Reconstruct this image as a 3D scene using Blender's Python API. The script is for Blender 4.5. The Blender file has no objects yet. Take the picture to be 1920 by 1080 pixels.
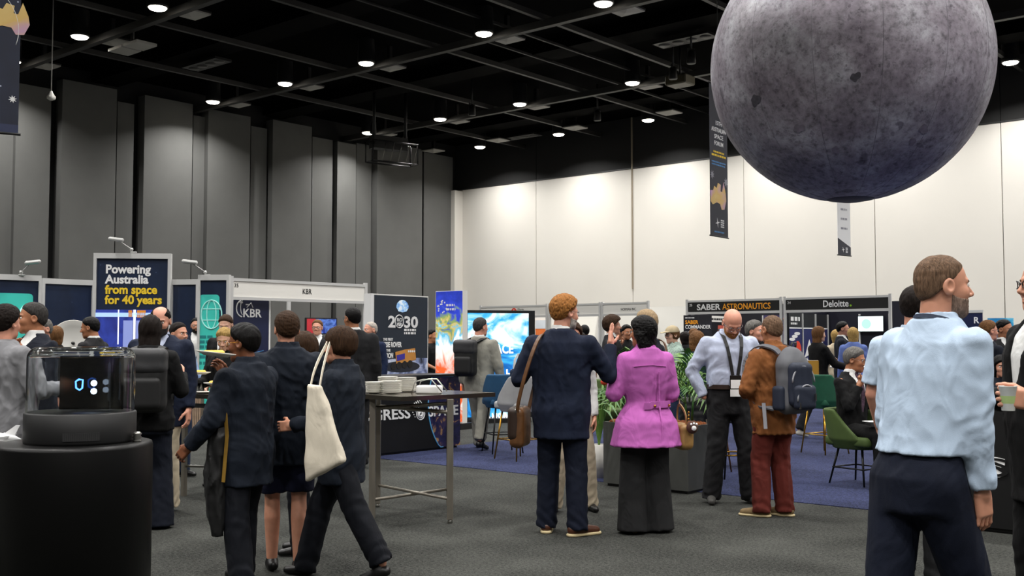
import bpy, math, random
import numpy as np
from mathutils import Vector, Matrix

SC = bpy.context.scene
COL = SC.collection
# ---------------------------------------------------------------- camera
F = 1985.0                       # focal length in pixels of the 1920 px wide frame
HC = 1.45                        # camera height
PITCH = math.atan(100.0 / F)
cam_d = bpy.data.cameras.new('camera')
cam_d.sensor_width = 36.0
cam_d.lens = F / 1920.0 * 36.0
cam_d.clip_end = 200
cam = bpy.data.objects.new('camera', cam_d)
COL.objects.link(cam)
cam.location = (0, 0, HC)
cam.rotation_euler = (math.pi / 2 + PITCH, 0, 0)
SC.camera = cam
# ---------------------------------------------------------------- world, exposure
w = bpy.data.worlds.new('hall_air'); SC.world = w; w.use_nodes = True
w.node_tree.nodes['Background'].inputs[0].default_value = (0.75, 0.8, 0.9, 1)
w.node_tree.nodes['Background'].inputs[1].default_value = 0.02
SC.view_settings.view_transform = 'Standard'
SC.view_settings.look = 'None'
SC.view_settings.exposure = 0.0
SC.view_settings.gamma = 1.0
SC.view_settings.use_curve_mapping = False
LAMP_W = 170.0                   # watts of one ceiling downlight
# room axes on the ground: U runs along the white wall towards the right, V runs away to the white wall
V2 = np.array([.646, .763]); V2 /= np.linalg.norm(V2)
U2 = np.array([V2[1], -V2[0]])
RZ_V = math.atan2(V2[1], V2[0])   # local x along V (things that face right)
RZ_U = math.atan2(U2[1], U2[0])   # local x along U (things that face the camera from the white wall)
def uv(u, v, z=0.0):
    p = u * U2 + v * V2
    return Vector((p[0], p[1], z))
def ray(px, py):
    a = (px - 960) / F; b = (540 - py) / F
    return np.array([a, math.cos(PITCH) - b * math.sin(PITCH), math.sin(PITCH) + b * math.cos(PITCH)])
def onz(px, py, z):
    r = ray(px, py); t = (z - HC) / r[2]; q = r * t
    return Vector((q[0], q[1], z))
def at(px, py, D):
    r = ray(px, py); t = D / r[1]; q = r * t
    return Vector((q[0], q[1], q[2] + HC))
def gx(px, D): return (px - 960) / F * D * 1.0013
def on_u(px, py, u):              # hit of a pixel ray with the vertical plane u = const
    r = ray(px, py); t = u / (r[:2] @ U2); q = r * t
    return q[:2] @ V2, q[2] + HC
def on_v(px, py, v):
    r = ray(px, py); t = v / (r[:2] @ V2); q = r * t
    return q[:2] @ U2, q[2] + HC
# ---------------------------------------------------------------- materials
def lin(c):
    if isinstance(c, str):
        c = c.lstrip('#'); c = [int(c[i:i + 2], 16) / 255 for i in (0, 2, 4)]
        c = [x / 12.92 if x <= .04045 else ((x + .055) / 1.055) ** 2.4 for x in c]
    return tuple(c)[:3]
MATS = {}
def mat(name, col, rough=.6, metal=0., var=0., vscale=6., bump=0., bscale=200., emit=0., spec=.5, trans=0., coat=0., stretch=None):
    if name in MATS: return MATS[name]
    m = bpy.data.materials.new(name); m.use_nodes = True; MATS[name] = m
    nt = m.node_tree; b = nt.nodes['Principled BSDF']
    c = lin(col)
    b.inputs['Base Color'].default_value = (*c, 1); b.inputs['Roughness'].default_value = rough
    b.inputs['Metallic'].default_value = metal; b.inputs['Specular IOR Level'].default_value = spec
    b.inputs['Coat Weight'].default_value = coat
    if trans: b.inputs['Transmission Weight'].default_value = trans
    if emit:
        b.inputs['Emission Color'].default_value = (*c, 1); b.inputs['Emission Strength'].default_value = emit
    if var or bump:
        tc = nt.nodes.new('ShaderNodeTexCoord'); src = tc.outputs['Object']
        if stretch:
            mp = nt.nodes.new('ShaderNodeMapping'); mp.inputs['Scale'].default_value = stretch
            nt.links.new(src, mp.inputs[0]); src = mp.outputs[0]
    if var:
        n = nt.nodes.new('ShaderNodeTexNoise'); n.inputs['Scale'].default_value = vscale; n.inputs['Detail'].default_value = 5
        nt.links.new(src, n.inputs['Vector'])
        r = nt.nodes.new('ShaderNodeValToRGB')
        r.color_ramp.elements[0].position = .3; r.color_ramp.elements[1].position = .7
        r.color_ramp.elements[0].color = (*[x * (1 - var) for x in c], 1)
        r.color_ramp.elements[1].color = (*[min(1, x * (1 + var)) for x in c], 1)
        nt.links.new(n.outputs[0], r.inputs[0]); nt.links.new(r.outputs[0], b.inputs['Base Color'])
        if emit: nt.links.new(r.outputs[0], b.inputs['Emission Color'])
    if bump:
        n2 = nt.nodes.new('ShaderNodeTexNoise'); n2.inputs['Scale'].default_value = bscale; n2.inputs['Detail'].default_value = 3
        nt.links.new(src, n2.inputs['Vector'])
        bp = nt.nodes.new('ShaderNodeBump'); bp.inputs['Strength'].default_value = bump; bp.inputs['Distance'].default_value = .004
        nt.links.new(n2.outputs[0], bp.inputs['Height']); nt.links.new(bp.outputs[0], b.inputs['Normal'])
    return m
def art(name, stops, scale=3., detail=6., dist=1.5, rough=.5, emit=0., loc=(0, 0, 0), stretch=(1, 1, 1), kind='noise', rot=(0, 0, 0)):
    """printed picture: a colour ramp over a distorted noise"""
    if name in MATS: return MATS[name]
    m = bpy.data.materials.new(name); m.use_nodes = True; MATS[name] = m
    nt = m.node_tree; b = nt.nodes['Principled BSDF']; b.inputs['Roughness'].default_value = rough
    tc = nt.nodes.new('ShaderNodeTexCoord'); mp = nt.nodes.new('ShaderNodeMapping')
    mp.inputs['Scale'].default_value = stretch; mp.inputs['Location'].default_value = loc; mp.inputs['Rotation'].default_value = rot
    nt.links.new(tc.outputs['Object'], mp.inputs[0])
    if kind == 'noise':
        n = nt.nodes.new('ShaderNodeTexNoise'); n.inputs['Scale'].default_value = scale; n.inputs['Detail'].default_value = detail
        n.inputs['Distortion'].default_value = dist
        nt.links.new(mp.outputs[0], n.inputs['Vector']); o = n.outputs[0]
    elif kind == 'stars':
        n = nt.nodes.new('ShaderNodeTexVoronoi'); n.inputs['Scale'].default_value = scale
        nt.links.new(mp.outputs[0], n.inputs['Vector']); o = n.outputs['Distance']
    else:
        n = nt.nodes.new('ShaderNodeTexGradient'); nt.links.new(mp.outputs[0], n.inputs[0])
        n3 = nt.nodes.new('ShaderNodeTexNoise'); n3.inputs['Scale'].default_value = scale; n3.inputs['Detail'].default_value = detail
        n3.inputs['Distortion'].default_value = dist
        nt.links.new(tc.outputs['Object'], n3.inputs['Vector'])
        mx = nt.nodes.new('ShaderNodeMath'); mx.operation = 'MULTIPLY_ADD'; mx.inputs[1].default_value = .9; 
        nt.links.new(n3.outputs[0], mx.inputs[0])
        sb = nt.nodes.new('ShaderNodeMath'); sb.operation = 'SUBTRACT'; sb.inputs[1].default_value = .45
        nt.links.new(n.outputs[1], sb.inputs[0]); nt.links.new(sb.outputs[0], mx.inputs[2]); o = mx.outputs[0]
    r = nt.nodes.new('ShaderNodeValToRGB'); cr = r.color_ramp
    while len(cr.elements) < len(stops): cr.elements.new(.5)
    for e, (p, c) in zip(cr.elements, stops): e.position = p; e.color = (*lin(c), 1)
    nt.links.new(o, r.inputs[0]); nt.links.new(r.outputs[0], b.inputs['Base Color'])
    if emit:
        nt.links.new(r.outputs[0], b.inputs['Emission Color']); b.inputs['Emission Strength'].default_value = emit
    return m
# ---------------------------------------------------------------- mesh helpers
def tag(o, label=None, cat=None, group=None, kind=None):
    if label: o['label'] = label
    if cat: o['category'] = cat
    if group: o['group'] = group
    if kind: o['kind'] = kind
    return o
def empty(name, loc=(0, 0, 0), rz=0., label=None, cat=None, group=None, kind=None):
    o = bpy.data.objects.new(name, None); COL.objects.link(o)
    o.empty_display_size = .1
    o.location = loc; o.rotation_euler = (0, 0, rz)
    return tag(o, label, cat, group, kind)
def link(name, me, m=None, parent=None, loc=None, rot=None):
    o = bpy.data.objects.new(name, me); COL.objects.link(o)
    if m is not None and len(me.materials) == 0: me.materials.append(m)
    if parent is not None: o.parent = parent
    if loc is not None: o.location = loc
    if rot is not None: o.rotation_euler = rot
    return o
def mesh_np(name, v, f, smooth=True):
    me = bpy.data.meshes.new(name)
    v = np.asarray(v, np.float32)
    if isinstance(f, np.ndarray):
        n, k = f.shape
        me.vertices.add(len(v)); me.vertices.foreach_set('co', v.ravel())
        me.loops.add(n * k); me.loops.foreach_set('vertex_index', f.astype(np.int32).ravel())
        me.polygons.add(n); me.polygons.foreach_set('loop_start', np.arange(0, n * k, k, dtype=np.int32))
        me.update(calc_edges=True)
    else:
        me.from_pydata([tuple(map(float, x)) for x in v], [], [tuple(int(i) for i in q) for q in f]); me.update()
    if smooth: me.polygons.foreach_set('use_smooth', np.ones(len(me.polygons), bool))
    return me
class MB:
    """collects shapes that make ONE part"""
    def __init__(s): s.v = []; s.f = []; s.sm = []
    def add(s, v, f, sm=False):
        b = len(s.v); s.v += [tuple(x) for x in v]; s.f += [tuple(i + b for i in q) for q in f]; s.sm += [sm] * len(f)
        return s
    def box(s, x0, x1, y0, y1, z0, z1, c=0.0):
        if c <= 0:
            v = [(x, y, z) for z in (z0, z1) for y in (y0, y1) for x in (x0, x1)]
            return s.add(v, [(0, 2, 3, 1), (4, 5, 7, 6), (0, 1, 5, 4), (2, 6, 7, 3), (0, 4, 6, 2), (1, 3, 7, 5)])
        c = min(c, (x1 - x0) * .45, (y1 - y0) * .45, (z1 - z0) * .45)
        v = []
        for z, i in ((z0, c), (z0 + c, 0), (z1 - c, 0), (z1, c)):
            v += [(x0 + c + (i if 0 else 0), y0 + i, z), (x1 - c, y0 + i, z), (x1 - i, y0 + c, z), (x1 - i, y1 - c, z), (x1 - c, y1 - i, z), (x0 + c, y1 - i, z), (x0 + i, y1 - c, z), (x0 + i, y0 + c, z)]
        f = [tuple(range(7, -1, -1)), tuple(range(24, 32))]
        for k in range(3):
            for j in range(8):
                a = k * 8 + j; b2 = k * 8 + (j + 1) % 8
                f.append((a, b2, b2 + 8, a + 8))
        return s.add(v, f)
    def tube(s, pts, r, n=8, closed=False, cap=True):
        pts = [Vector(p) for p in pts]; m = len(pts); rr = r if hasattr(r, '__len__') else [r] * m
        v = []; f = []; up = None
        for i, p in enumerate(pts):
            t = (pts[(i + 1) % m] - pts[i - 1]) if closed else (pts[min(i + 1, m - 1)] - pts[max(i - 1, 0)])
            t.normalize()
            if up is None:
                up = Vector((0, 0, 1)) if abs(t.z) < .9 else Vector((1, 0, 0))
            a = (up - t * up.dot(t)).normalized(); up = a; b2 = t.cross(a)
            for k in range(n):
                q = p + (a * math.cos(2 * math.pi * k / n) + b2 * math.sin(2 * math.pi * k / n)) * rr[i]
                v.append(q[:])
        for i in range(m if closed else m - 1):
            j = (i + 1) % m
            for k in range(n):
                f.append((i * n + k, i * n + (k + 1) % n, j * n + (k + 1) % n, j * n + k))
        if cap and not closed:
            f.append(tuple(range(n - 1, -1, -1))); f.append(tuple((m - 1) * n + k for k in range(n)))
        return s.add(v, f, True)
    def ribbon(s, pts, nrm, wd, th):
        """flat strap: width wd across, thickness th along nrm"""
        pts = [Vector(p) for p in pts]; m = len(pts); v = []; f = []
        for i, p in enumerate(pts):
            t = (pts[min(i + 1, m - 1)] - pts[max(i - 1, 0)]).normalized()
            nn = Vector(nrm[i] if hasattr(nrm[0], '__len__') else nrm); nn = (nn - t * nn.dot(t)).normalized(); a = t.cross(nn)
            for sx, sy in ((-1, -1), (1, -1), (1, 1), (-1, 1)): v.append((p + a * sx * wd / 2 + nn * sy * th / 2)[:])
        for i in range(m - 1):
            for k in range(4): f.append((i * 4 + k, i * 4 + (k + 1) % 4, i * 4 + 4 + (k + 1) % 4, i * 4 + 4 + k))
        f.append((3, 2, 1, 0)); f.append(tuple((m - 1) * 4 + k for k in range(4)))
        return s.add(v, f)
    def lathe(s, prof, n=32, c=(0, 0), cap=True):
        v = []; f = []
        for r, z in prof:
            for k in range(n):
                a = 2 * math.pi * k / n; v.append((c[0] + r * math.cos(a), c[1] + r * math.sin(a), z))
        for i in range(len(prof) - 1):
            for k in range(n):
                f.append((i * n + k, i * n + (k + 1) % n, (i + 1) * n + (k + 1) % n, (i + 1) * n + k))
        if cap:
            f.append(tuple(range(n - 1, -1, -1))); f.append(tuple((len(prof) - 1) * n + k for k in range(n)))
        return s.add(v, f, True)
    def prism(s, poly, y0, y1):
        """poly in x,z extruded along y"""
        n = len(poly); v = [(x, y0, z) for x, z in poly] + [(x, y1, z) for x, z in poly]
        f = [tuple(range(n)), tuple(range(2 * n - 1, n - 1, -1))]
        f += [(i, i + n, (i + 1) % n + n, (i + 1) % n) for i in range(n)]
        return s.add(v, f)
    def plate(s, poly, z0, z1):
        """poly in x,y extruded along z"""
        n = len(poly); v = [(x, y, z0) for x, y in poly] + [(x, y, z1) for x, y in poly]
        f = [tuple(range(n - 1, -1, -1)), tuple(range(n, 2 * n))]
        f += [(i, (i + 1) % n, (i + 1) % n + n, i + n) for i in range(n)]
        return s.add(v, f)
    def mesh(s, name):
        me = bpy.data.meshes.new(name); me.from_pydata(s.v, [], s.f); me.update()
        me.polygons.foreach_set('use_smooth', s.sm)
        return me
    def build(s, name, m, parent=None, loc=None, rot=None):
        me = s.mesh(name)
        o = link(name, me, m, parent, loc, rot)
        if any(s.sm) and not all(s.sm): pass
        return o
def box(name, x0, x1, y0, y1, z0, z1, m, parent=None, c=0.):
    return MB().box(x0, x1, y0, y1, z0, z1, c).build(name, m, parent)
def disc_poly(cx, cz, r, n=24, a0=0., a1=2 * math.pi, ry=None):
    ry = ry or r
    return [(cx + r * math.cos(a0 + (a1 - a0) * i / n), cz + ry * math.sin(a0 + (a1 - a0) * i / n)) for i in range(n)]
def rrect(x0, x1, z0, z1, r, n=5):
    p = []
    for cx, cz, a in ((x1 - r, z0 + r, -90), (x1 - r, z1 - r, 0), (x0 + r, z1 - r, 90), (x0 + r, z0 + r, 180)):
        for i in range(n + 1):
            t = math.radians(a + 90 * i / n); p.append((cx + r * math.cos(t), cz + r * math.sin(t)))
    return p
def text(body, size, m, parent, loc, name='lettering', bold=.0, align='LEFT', width=None, sx=1., rot=(math.pi / 2, 0, 0), ext=.002, shear=0.):
    cu = bpy.data.curves.new('t', 'FONT'); cu.body = body; cu.size = size; cu.extrude = ext; cu.offset = bold * size
    cu.align_x = align; cu.resolution_u = 3; cu.shear = shear
    o = bpy.data.objects.new('t', cu); COL.objects.link(o)
    dg = bpy.context.evaluated_depsgraph_get()
    me = bpy.data.meshes.new_from_object(o.evaluated_get(dg)); me.name = name
    bpy.data.objects.remove(o); bpy.data.curves.remove(cu)
    if width:
        xs = [v.co.x for v in me.vertices]; sx = width / max(1e-6, max(xs) - min(xs))
    if sx != 1.: me.transform(Matrix.Diagonal((sx, 1, 1, 1)))
    me.materials.clear(); me.materials.append(m)
    return link(name, me, None, parent, loc, rot)
def copy_tree(o, parent=None):
    c = o.copy(); COL.objects.link(c); c.parent = parent
    for ch in list(o.children): copy_tree(ch, c)
    return c
# ---------------------------------------------------------------- implicit surfaces (bodies, clothes, bags)
def smin(a, b, k):
    h = np.clip(.5 + .5 * (b - a) / k, 0, 1)
    return b + (a - b) * h - k * h * (1 - h)
def smax(a, b, k): return -smin(-a, -b, k)
def cone(P, a, b, ra, rb):
    a = np.asarray(a, np.float32); b = np.asarray(b, np.float32); ab = b - a
    t = np.clip(((P - a) @ ab) / max(1e-9, float(ab @ ab)), 0, 1)
    q = P - a - t[:, None] * ab
    return np.sqrt((q * q).sum(1)) - (ra + (rb - ra) * t)
def ell(P, c, r):
    q = (P - np.asarray(c, np.float32)) / np.asarray(r, np.float32)
    k0 = np.sqrt((q * q).sum(1)); q2 = q / np.asarray(r, np.float32); k1 = np.sqrt((q2 * q2).sum(1)) + 1e-9
    return k0 * (k0 - 1) / k1
def rbox(P, c, h, r):
    q = np.abs(P - np.asarray(c, np.float32)) - (np.asarray(h, np.float32) - r)
    return np.sqrt((np.maximum(q, 0) ** 2).sum(1)) + np.minimum(q.max(1), 0) - r
def loft(P, S, infl=0., p=2.0):
    """S rows: z, cx, cy, rx, ry"""
    z = P[:, 2]; zz = [s[0] for s in S]
    cx, cy, rx, ry = [np.interp(z, zz, [s[i] for s in S]) for i in (1, 2, 3, 4)]
    rx = rx + infl; ry = ry + infl
    if p == 2.0: d = np.sqrt(((P[:, 0] - cx) / rx) ** 2 + ((P[:, 1] - cy) / ry) ** 2)
    else: d = (np.abs((P[:, 0] - cx) / rx) ** p + np.abs((P[:, 1] - cy) / ry) ** p) ** (1 / p)
    d = (d - 1) * np.minimum(rx, ry)
    return np.maximum(d, np.maximum(z - zz[-1], zz[0] - z)).astype(np.float32)
def nets(fn, lo, hi, h):
    lo = np.asarray(lo, float) - 2 * h; n = np.ceil((np.asarray(hi, float) + 2 * h - lo) / h).astype(int) + 1
    ax = [(lo[i] + h * np.arange(n[i])).astype(np.float32) for i in range(3)]
    B = 5                                                   # blocks of B^3 samples: only those near the surface are evaluated
    nb_ = -(-n // B)
    cx = [(lo[i] + h * (np.arange(nb_[i]) * B + (B - 1) / 2)).astype(np.float32) for i in range(3)]
    C = fn(np.stack(np.meshgrid(*cx, indexing='ij'), -1).reshape(-1, 3)).reshape(nb_).astype(np.float32)
    D = C
    for i in range(3): D = np.repeat(D, B, axis=i)
    D = np.ascontiguousarray(D[:n[0], :n[1], :n[2]])
    act = np.abs(D) < B * h * 1.35 + .012
    ii = np.nonzero(act)
    D[ii] = fn(np.stack([ax[q][ii[q]] for q in range(3)], 1))
    D[0] = D[-1] = h; D[:, 0] = D[:, -1] = h; D[:, :, 0] = D[:, :, -1] = h
    I = D < 0
    c = sum(I[x:n[0] - 1 + x, y:n[1] - 1 + y, z:n[2] - 1 + z].astype(np.int8) for x in (0, 1) for y in (0, 1) for z in (0, 1))
    A = (c > 0) & (c < 8)
    idx = np.argwhere(A); ids = np.full(A.shape, -1, np.int32); ids[A] = np.arange(len(idx))
    acc = np.zeros((len(idx), 3), np.float32); cnt = np.zeros(len(idx), np.float32)
    i, j, k = idx.T
    for ax_ in range(3):
        o = [a for a in range(3) if a != ax_]
        for s in (0, 1):
            for t in (0, 1):
                a = idx.copy(); a[:, o[0]] += s; a[:, o[1]] += t
                b = a.copy(); b[:, ax_] += 1
                da = D[a[:, 0], a[:, 1], a[:, 2]]; db = D[b[:, 0], b[:, 1], b[:, 2]]
                m = (da < 0) != (db < 0)
                tt = np.where(m, da / np.where(m, da - db, 1), 0)
                p = a.astype(np.float32); p[:, ax_] += tt
                acc += p * m[:, None]; cnt += m
    vv = acc / cnt[:, None] * h + lo
    fs = []
    for ax_ in range(3):
        o1, o2 = [(1, 2), (2, 0), (0, 1)][ax_]
        sl0 = [slice(None)] * 3; sl1 = [slice(None)] * 3
        sl0[ax_] = slice(0, -1); sl1[ax_] = slice(1, None)
        m = I[tuple(sl0)] != I[tuple(sl1)]
        e = np.argwhere(m); flip = I[tuple(sl0)][m]
        ok = (e[:, o1] > 0) & (e[:, o2] > 0) & (e[:, o1] < n[o1] - 1) & (e[:, o2] < n[o2] - 1)
        e = e[ok]; flip = flip[ok]
        q = []
        for s, t in ((-1, -1), (0, -1), (0, 0), (-1, 0)):
            x = e.copy(); x[:, o1] += s; x[:, o2] += t; q.append(ids[x[:, 0], x[:, 1], x[:, 2]])
        q = np.stack(q, 1); q[~flip] = q[~flip][:, ::-1]
        fs.append(q)
    return vv.astype(np.float32), np.concatenate(fs)
def sdf_obj(name, fn, lo, hi, h, m, parent=None):
    v, f = nets(fn, lo, hi, h)
    return link(name, mesh_np(name, v, f), m, parent)
def waves(P, seed, n=5, wl=(.06, .16), dirs=None):
    r = np.random.RandomState(seed); s = np.zeros(len(P), np.float32)
    for _ in range(n):
        d = r.normal(size=3); 
        if dirs is not None: d = d * np.asarray(dirs)
        d /= np.linalg.norm(d); L = r.uniform(*wl)
        s += np.sin(P @ (d * 2 * math.pi / L).astype(np.float32) + r.uniform(0, 6.28) + 1.3 * np.sin(P @ (r.normal(size=3) * 14).astype(np.float32)))
    return s / n
# ================================================================ people
_HC = {}
def head_fn(P, kind):
    x = np.abs(P[:, 0:1]); S = np.concatenate([x, P[:, 1:]], 1).astype(np.float32)      # mirrored half
    jw = {'m': 1.0, 'f': .9, 'k': .9}[kind]
    d = ell(P, (0, -.012, .035), (.077, .097, .086))
    d = smin(d, ell(P, (0, .02, -.03), (.063 * jw, .074, .088)), .03)
    d = smin(d, ell(P, (0, .036, -.083), (.052 * jw, .05, .036)), .025)
    d = smin(d, ell(P, (0, .073, -.104), (.022 * jw, .018, .018)), .02)
    d = smin(d, ell(S, (.04, .058, -.028), (.022, .026, .026)), .02)
    d = smin(d, cone(S, (.0, .089, .021), (.04, .074, .02), .010, .008), .014)
    d = smax(d, -ell(S, (.031, .099, .002), (.017, .015, .011)), .012)
    d = smin(d, cone(P, (0, .091, .006), (0, .111, -.03), .007, .0115), .012)
    d = smin(d, ell(S, (.012, .098, -.036), (.009, .011, .008)), .008)
    d = smin(d, cone(S, (0, .094, -.063), (.019, .084, -.066), .006, .003), .006)
    d = smin(d, cone(S, (0, .093, -.074), (.016, .085, -.072), .007, .003), .006)
    d = smax(d, -cone(S, (0, .103, -.069), (.02, .092, -.069), .003, .002), .004)
    e = smax(ell(S, (.079, -.012, -.006), (.012, .024, .033)), -ell(S, (.09, -.008, -.002), (.01, .014, .02)), .006)
    d = smin(d, e, .006)
    nr = {'m': .058, 'f': .048, 'k': .047}[kind]
    d = smin(d, cone(P, (0, -.026, -.05), (0, -.04, -.23), nr, nr * 1.12), .025)
    return d
def head_mesh(kind, res):
    k = (kind, res)
    if k not in _HC:
        _HC[k] = nets(lambda P: head_fn(P, kind), (-.1, -.12, -.24), (.1, .13, .13), res)
    return _HC[k]
def hand_fn(P, curl, spread):
    d = rbox(P, (0, 0, -.045), (.015, .04, .05), .014)
    d = smin(d, ell(P, (-.008, .022, -.035), (.016, .02, .032)), .012)
    L = ((.03, .068), (.011, .078), (-.01, .072), (-.03, .056))
    for i, (y, ln) in enumerate(L):
        p = np.array([0, y, -.09]); a = 0.
        dy = (1.5 - i) * spread
        segs = (ln * .45, ln * .32, ln * .27)
        for s, (sl, c) in enumerate(zip(segs, curl)):
            a += math.radians(c)
            q = p + sl * np.array([-math.sin(a), dy, -math.cos(a)])
            d = smin(d, cone(P, p, q, .0092 - .0008 * s, .0086 - .0008 * s), .004)
            p = q
    t = math.radians(curl[0])
    p = np.array([-.006, .034, -.028]); q = p + np.array([-.018 - .01 * t, .026 - .012 * t, -.024])
    r = q + np.array([-.012 - .012 * t, .010 - .012 * t, -.026]); s_ = r + np.array([-.008 - .012 * t, .002 - .006 * t, -.018])
    for a, b, ra, rb in ((p, q, .014, .0115), (q, r, .011, .0098), (r, s_, .0095, .008)):
        d = smin(d, cone(P, a, b, ra, rb), .006)
    d = smin(d, cone(P, (0, 0, .05), (0, 0, -.01), .029, .024), .015)
    return d
_HD = {}
def hand_mesh(kind, res):
    k = (kind, res)
    if k not in _HD:
        curl = {'relaxed': (14, 24, 18), 'grip': (45, 62, 35), 'fist': (78, 88, 50), 'flat': (4, 6, 4), 'hold': (30, 40, 24)}[kind]
        _HD[k] = nets(lambda P: hand_fn(P, curl, .12 if kind in ('relaxed', 'flat') else .05), (-.11, -.06, -.2), (.03, .09, .07), res)
    return _HD[k]
def rotm(yaw=0., pitch=0., roll=0.):
    return np.array(Matrix.Rotation(math.radians(yaw), 3, 'Z') @ Matrix.Rotation(math.radians(pitch), 3, 'X') @ Matrix.Rotation(math.radians(roll), 3, 'Y'), np.float32)
def basis(w, hint):
    z = -np.asarray(w, float) / np.linalg.norm(w); y = np.asarray(hint, float); y = y - z * (y @ z); y /= np.linalg.norm(y)
    x = np.cross(y, z); return np.stack([x, y, z], 1).astype(np.float32)
TORSO = {  # z, cx, cy, rx, ry  for a 1.75 m figure
 'm': [(.76, 0, -.005, .165, .12), (.9, 0, -.008, .178, .128), (1.04, 0, .0, .166, .118), (1.2, 0, .004, .176, .124), (1.32, 0, .004, .19, .13), (1.40, 0, -.004, .172, .112), (1.45, 0, -.014, .118, .085), (1.495, 0, -.02, .074, .07)],
 'f': [(.76, 0, -.008, .165, .125), (.9, 0, -.012, .172, .13), (1.06, 0, .0, .134, .1), (1.2, 0, .004, .148, .112), (1.31, 0, .012, .16, .125), (1.4, 0, -.004, .15, .1), (1.45, 0, -.014, .105, .075), (1.495, 0, -.02, .062, .06)],
}
TORSO['k'] = [(z, a, b, rx * .92, ry * .95) for z, a, b, rx, ry in TORSO['m']]
def hair_mesh(kind, hk, res, seed):
    """hair shell in head space"""
    t = {'buzz': .004, 'short': .012, 'side': .008, 'thick': .02, 'curly': .026, 'afro': .045, 'bob': .022, 'long': .02, 'wavy': .026, 'bowl': .022, 'capfringe': .012, 'tied': .014}[hk]
    def fn(P):
        y = P[:, 1]; z = P[:, 2]; x = np.abs(P[:, 0])
        zl = -.068 + .15 * np.clip((y + .085) / .17, -.2, 1.3)
        if hk in ('short', 'side', 'buzz', 'thick', 'curly', 'tied'):
            d = smin(ell(P, (0, -.012, .035), (.077, .097, .086)), ell(P, (0, -.03, -.01), (.074, .078, .07)), .02) - t * np.clip((z + .075) / .11, .22, 1.) * np.clip((z - zl) / .045 + .12, .12, 1.)
        else:
            d = ell(P, (0, -.012, .035), (.077 + t, .097 + t, .086 + t))
            d = smin(d, ell(P, (0, -.03, -.01), (.074 + t * .7, .078 + t * .7, .07)), .02)
        line = {'buzz': (.088, -.062), 'short': (.085, -.065), 'side': (.07, -.07), 'thick': (.075, -.07), 'curly': (.08, -.08), 'afro': (.07, -.08),
                'bob': (.06, -.1), 'long': (.075, -.1), 'wavy': (.078, -.1), 'bowl': (.035, -.085), 'capfringe': (.05, -.09), 'tied': (.075, -.075)}[hk]
        z0 = line[1] + (line[0] - line[1]) * np.clip((y + .085) / .17, -.2, 1.3) ** 1.0
        if hk in ('bob', 'long', 'wavy', 'bowl', 'capfringe'):
            z0 = np.where(y < .035, -.09 + 0 * y, z0)           # covers the ears
        n = 0.
        if hk in ('curly', 'afro', 'wavy'):
            a = {'curly': .0075, 'afro': .012, 'wavy': .008}[hk]
            n = a * 1.6 * np.sqrt(np.abs(waves(P, seed, 5, (.03, .06)) * waves(P, seed + 50, 5, (.03, .06))) + .002) - a * .5
        elif hk in ('thick', 'bob', 'long', 'bowl', 'tied', 'capfringe'):
            n = .005 * waves(P * np.array([1, 1, .3], np.float32), seed, 6, (.02, .05))
        else: n = .003 * waves(P, seed, 6, (.02, .05))
        d = d + n
        if hk in ('bob', 'wavy', 'long'):
            ln = {'bob': -.13, 'wavy': -.16, 'long': -.27}[hk]
            wdt = .088 if hk != 'wavy' else .112
            S = [(ln, 0, -.05, wdt * .86, .045), (ln * .6, 0, -.045, wdt, .062), (-.02, 0, -.03, wdt * 1.02, .075), (.05, 0, -.02, .08, .085)]
            low = smax(loft(P, S) + n, -ell(P, (0, .05, -.06), (.064, .1, .12)), .02)
            d = smax(d, z0 - z, .012)
            d = smin(d, low, .02)
            return smax(d, -ell(P, (0, .075, -.045), (.06, .075, .1)), .012)
        d = smax(d, z0 - z, .01)
        if hk == 'tied':
            d = smin(d, ell(P, (0, -.12, -.01), (.03, .035, .04)) + n, .012)
        if hk not in ('bob', 'bowl', 'capfringe', 'curly', 'afro'):       # clear the ears
            d = smax(d, -ell(np.stack([x, y, z], 1).astype(np.float32), (.085, -.002, -.014), (.03, .022, .036)), .006)
        if hk == 'side': d = smax(d, -ell(P, (0, .035, .12), (.062, .1, .075)), .01)
        return d
    lo = (-.15, -.18, -.31 if hk == 'long' else -.2); return nets(fn, lo, (.15, .14, .19), res)
SHOE_C = {}
def shoe_mesh(h, k, part):
    key = (h, round(k, 2), part)
    if key not in SHOE_C:
        def fn(P):
            Q = P / k
            if part == 'sole':
                d = smin(cone(Q * np.array([1, 1, 0], np.float32), (0, -.05, 0), (0, .02, 0), .042, .04), cone(Q * np.array([1, 1, 0], np.float32), (0, .02, 0), (.006, .16, 0), .042, .038), .03)
                return np.maximum(d, np.maximum(Q[:, 2] - .022, -Q[:, 2])) * k
            d = smin(cone(Q, (0, -.045, .045), (0, .0, .06), .04, .042), cone(Q, (0, .02, .045), (.006, .155, .03), .042, .031), .03)
            d = smin(d, cone(Q, (0, -.012, .055), (0, .0, .095), .036, .036), .02)
            return smax(d, .008 - Q[:, 2], .004) * k
        SHOE_C[key] = nets(fn, np.array((-.06, -.11, -.0)) * k, np.array((.065, .21, .165)) * k, h)
    return SHOE_C[key]
PID = [0]
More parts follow.
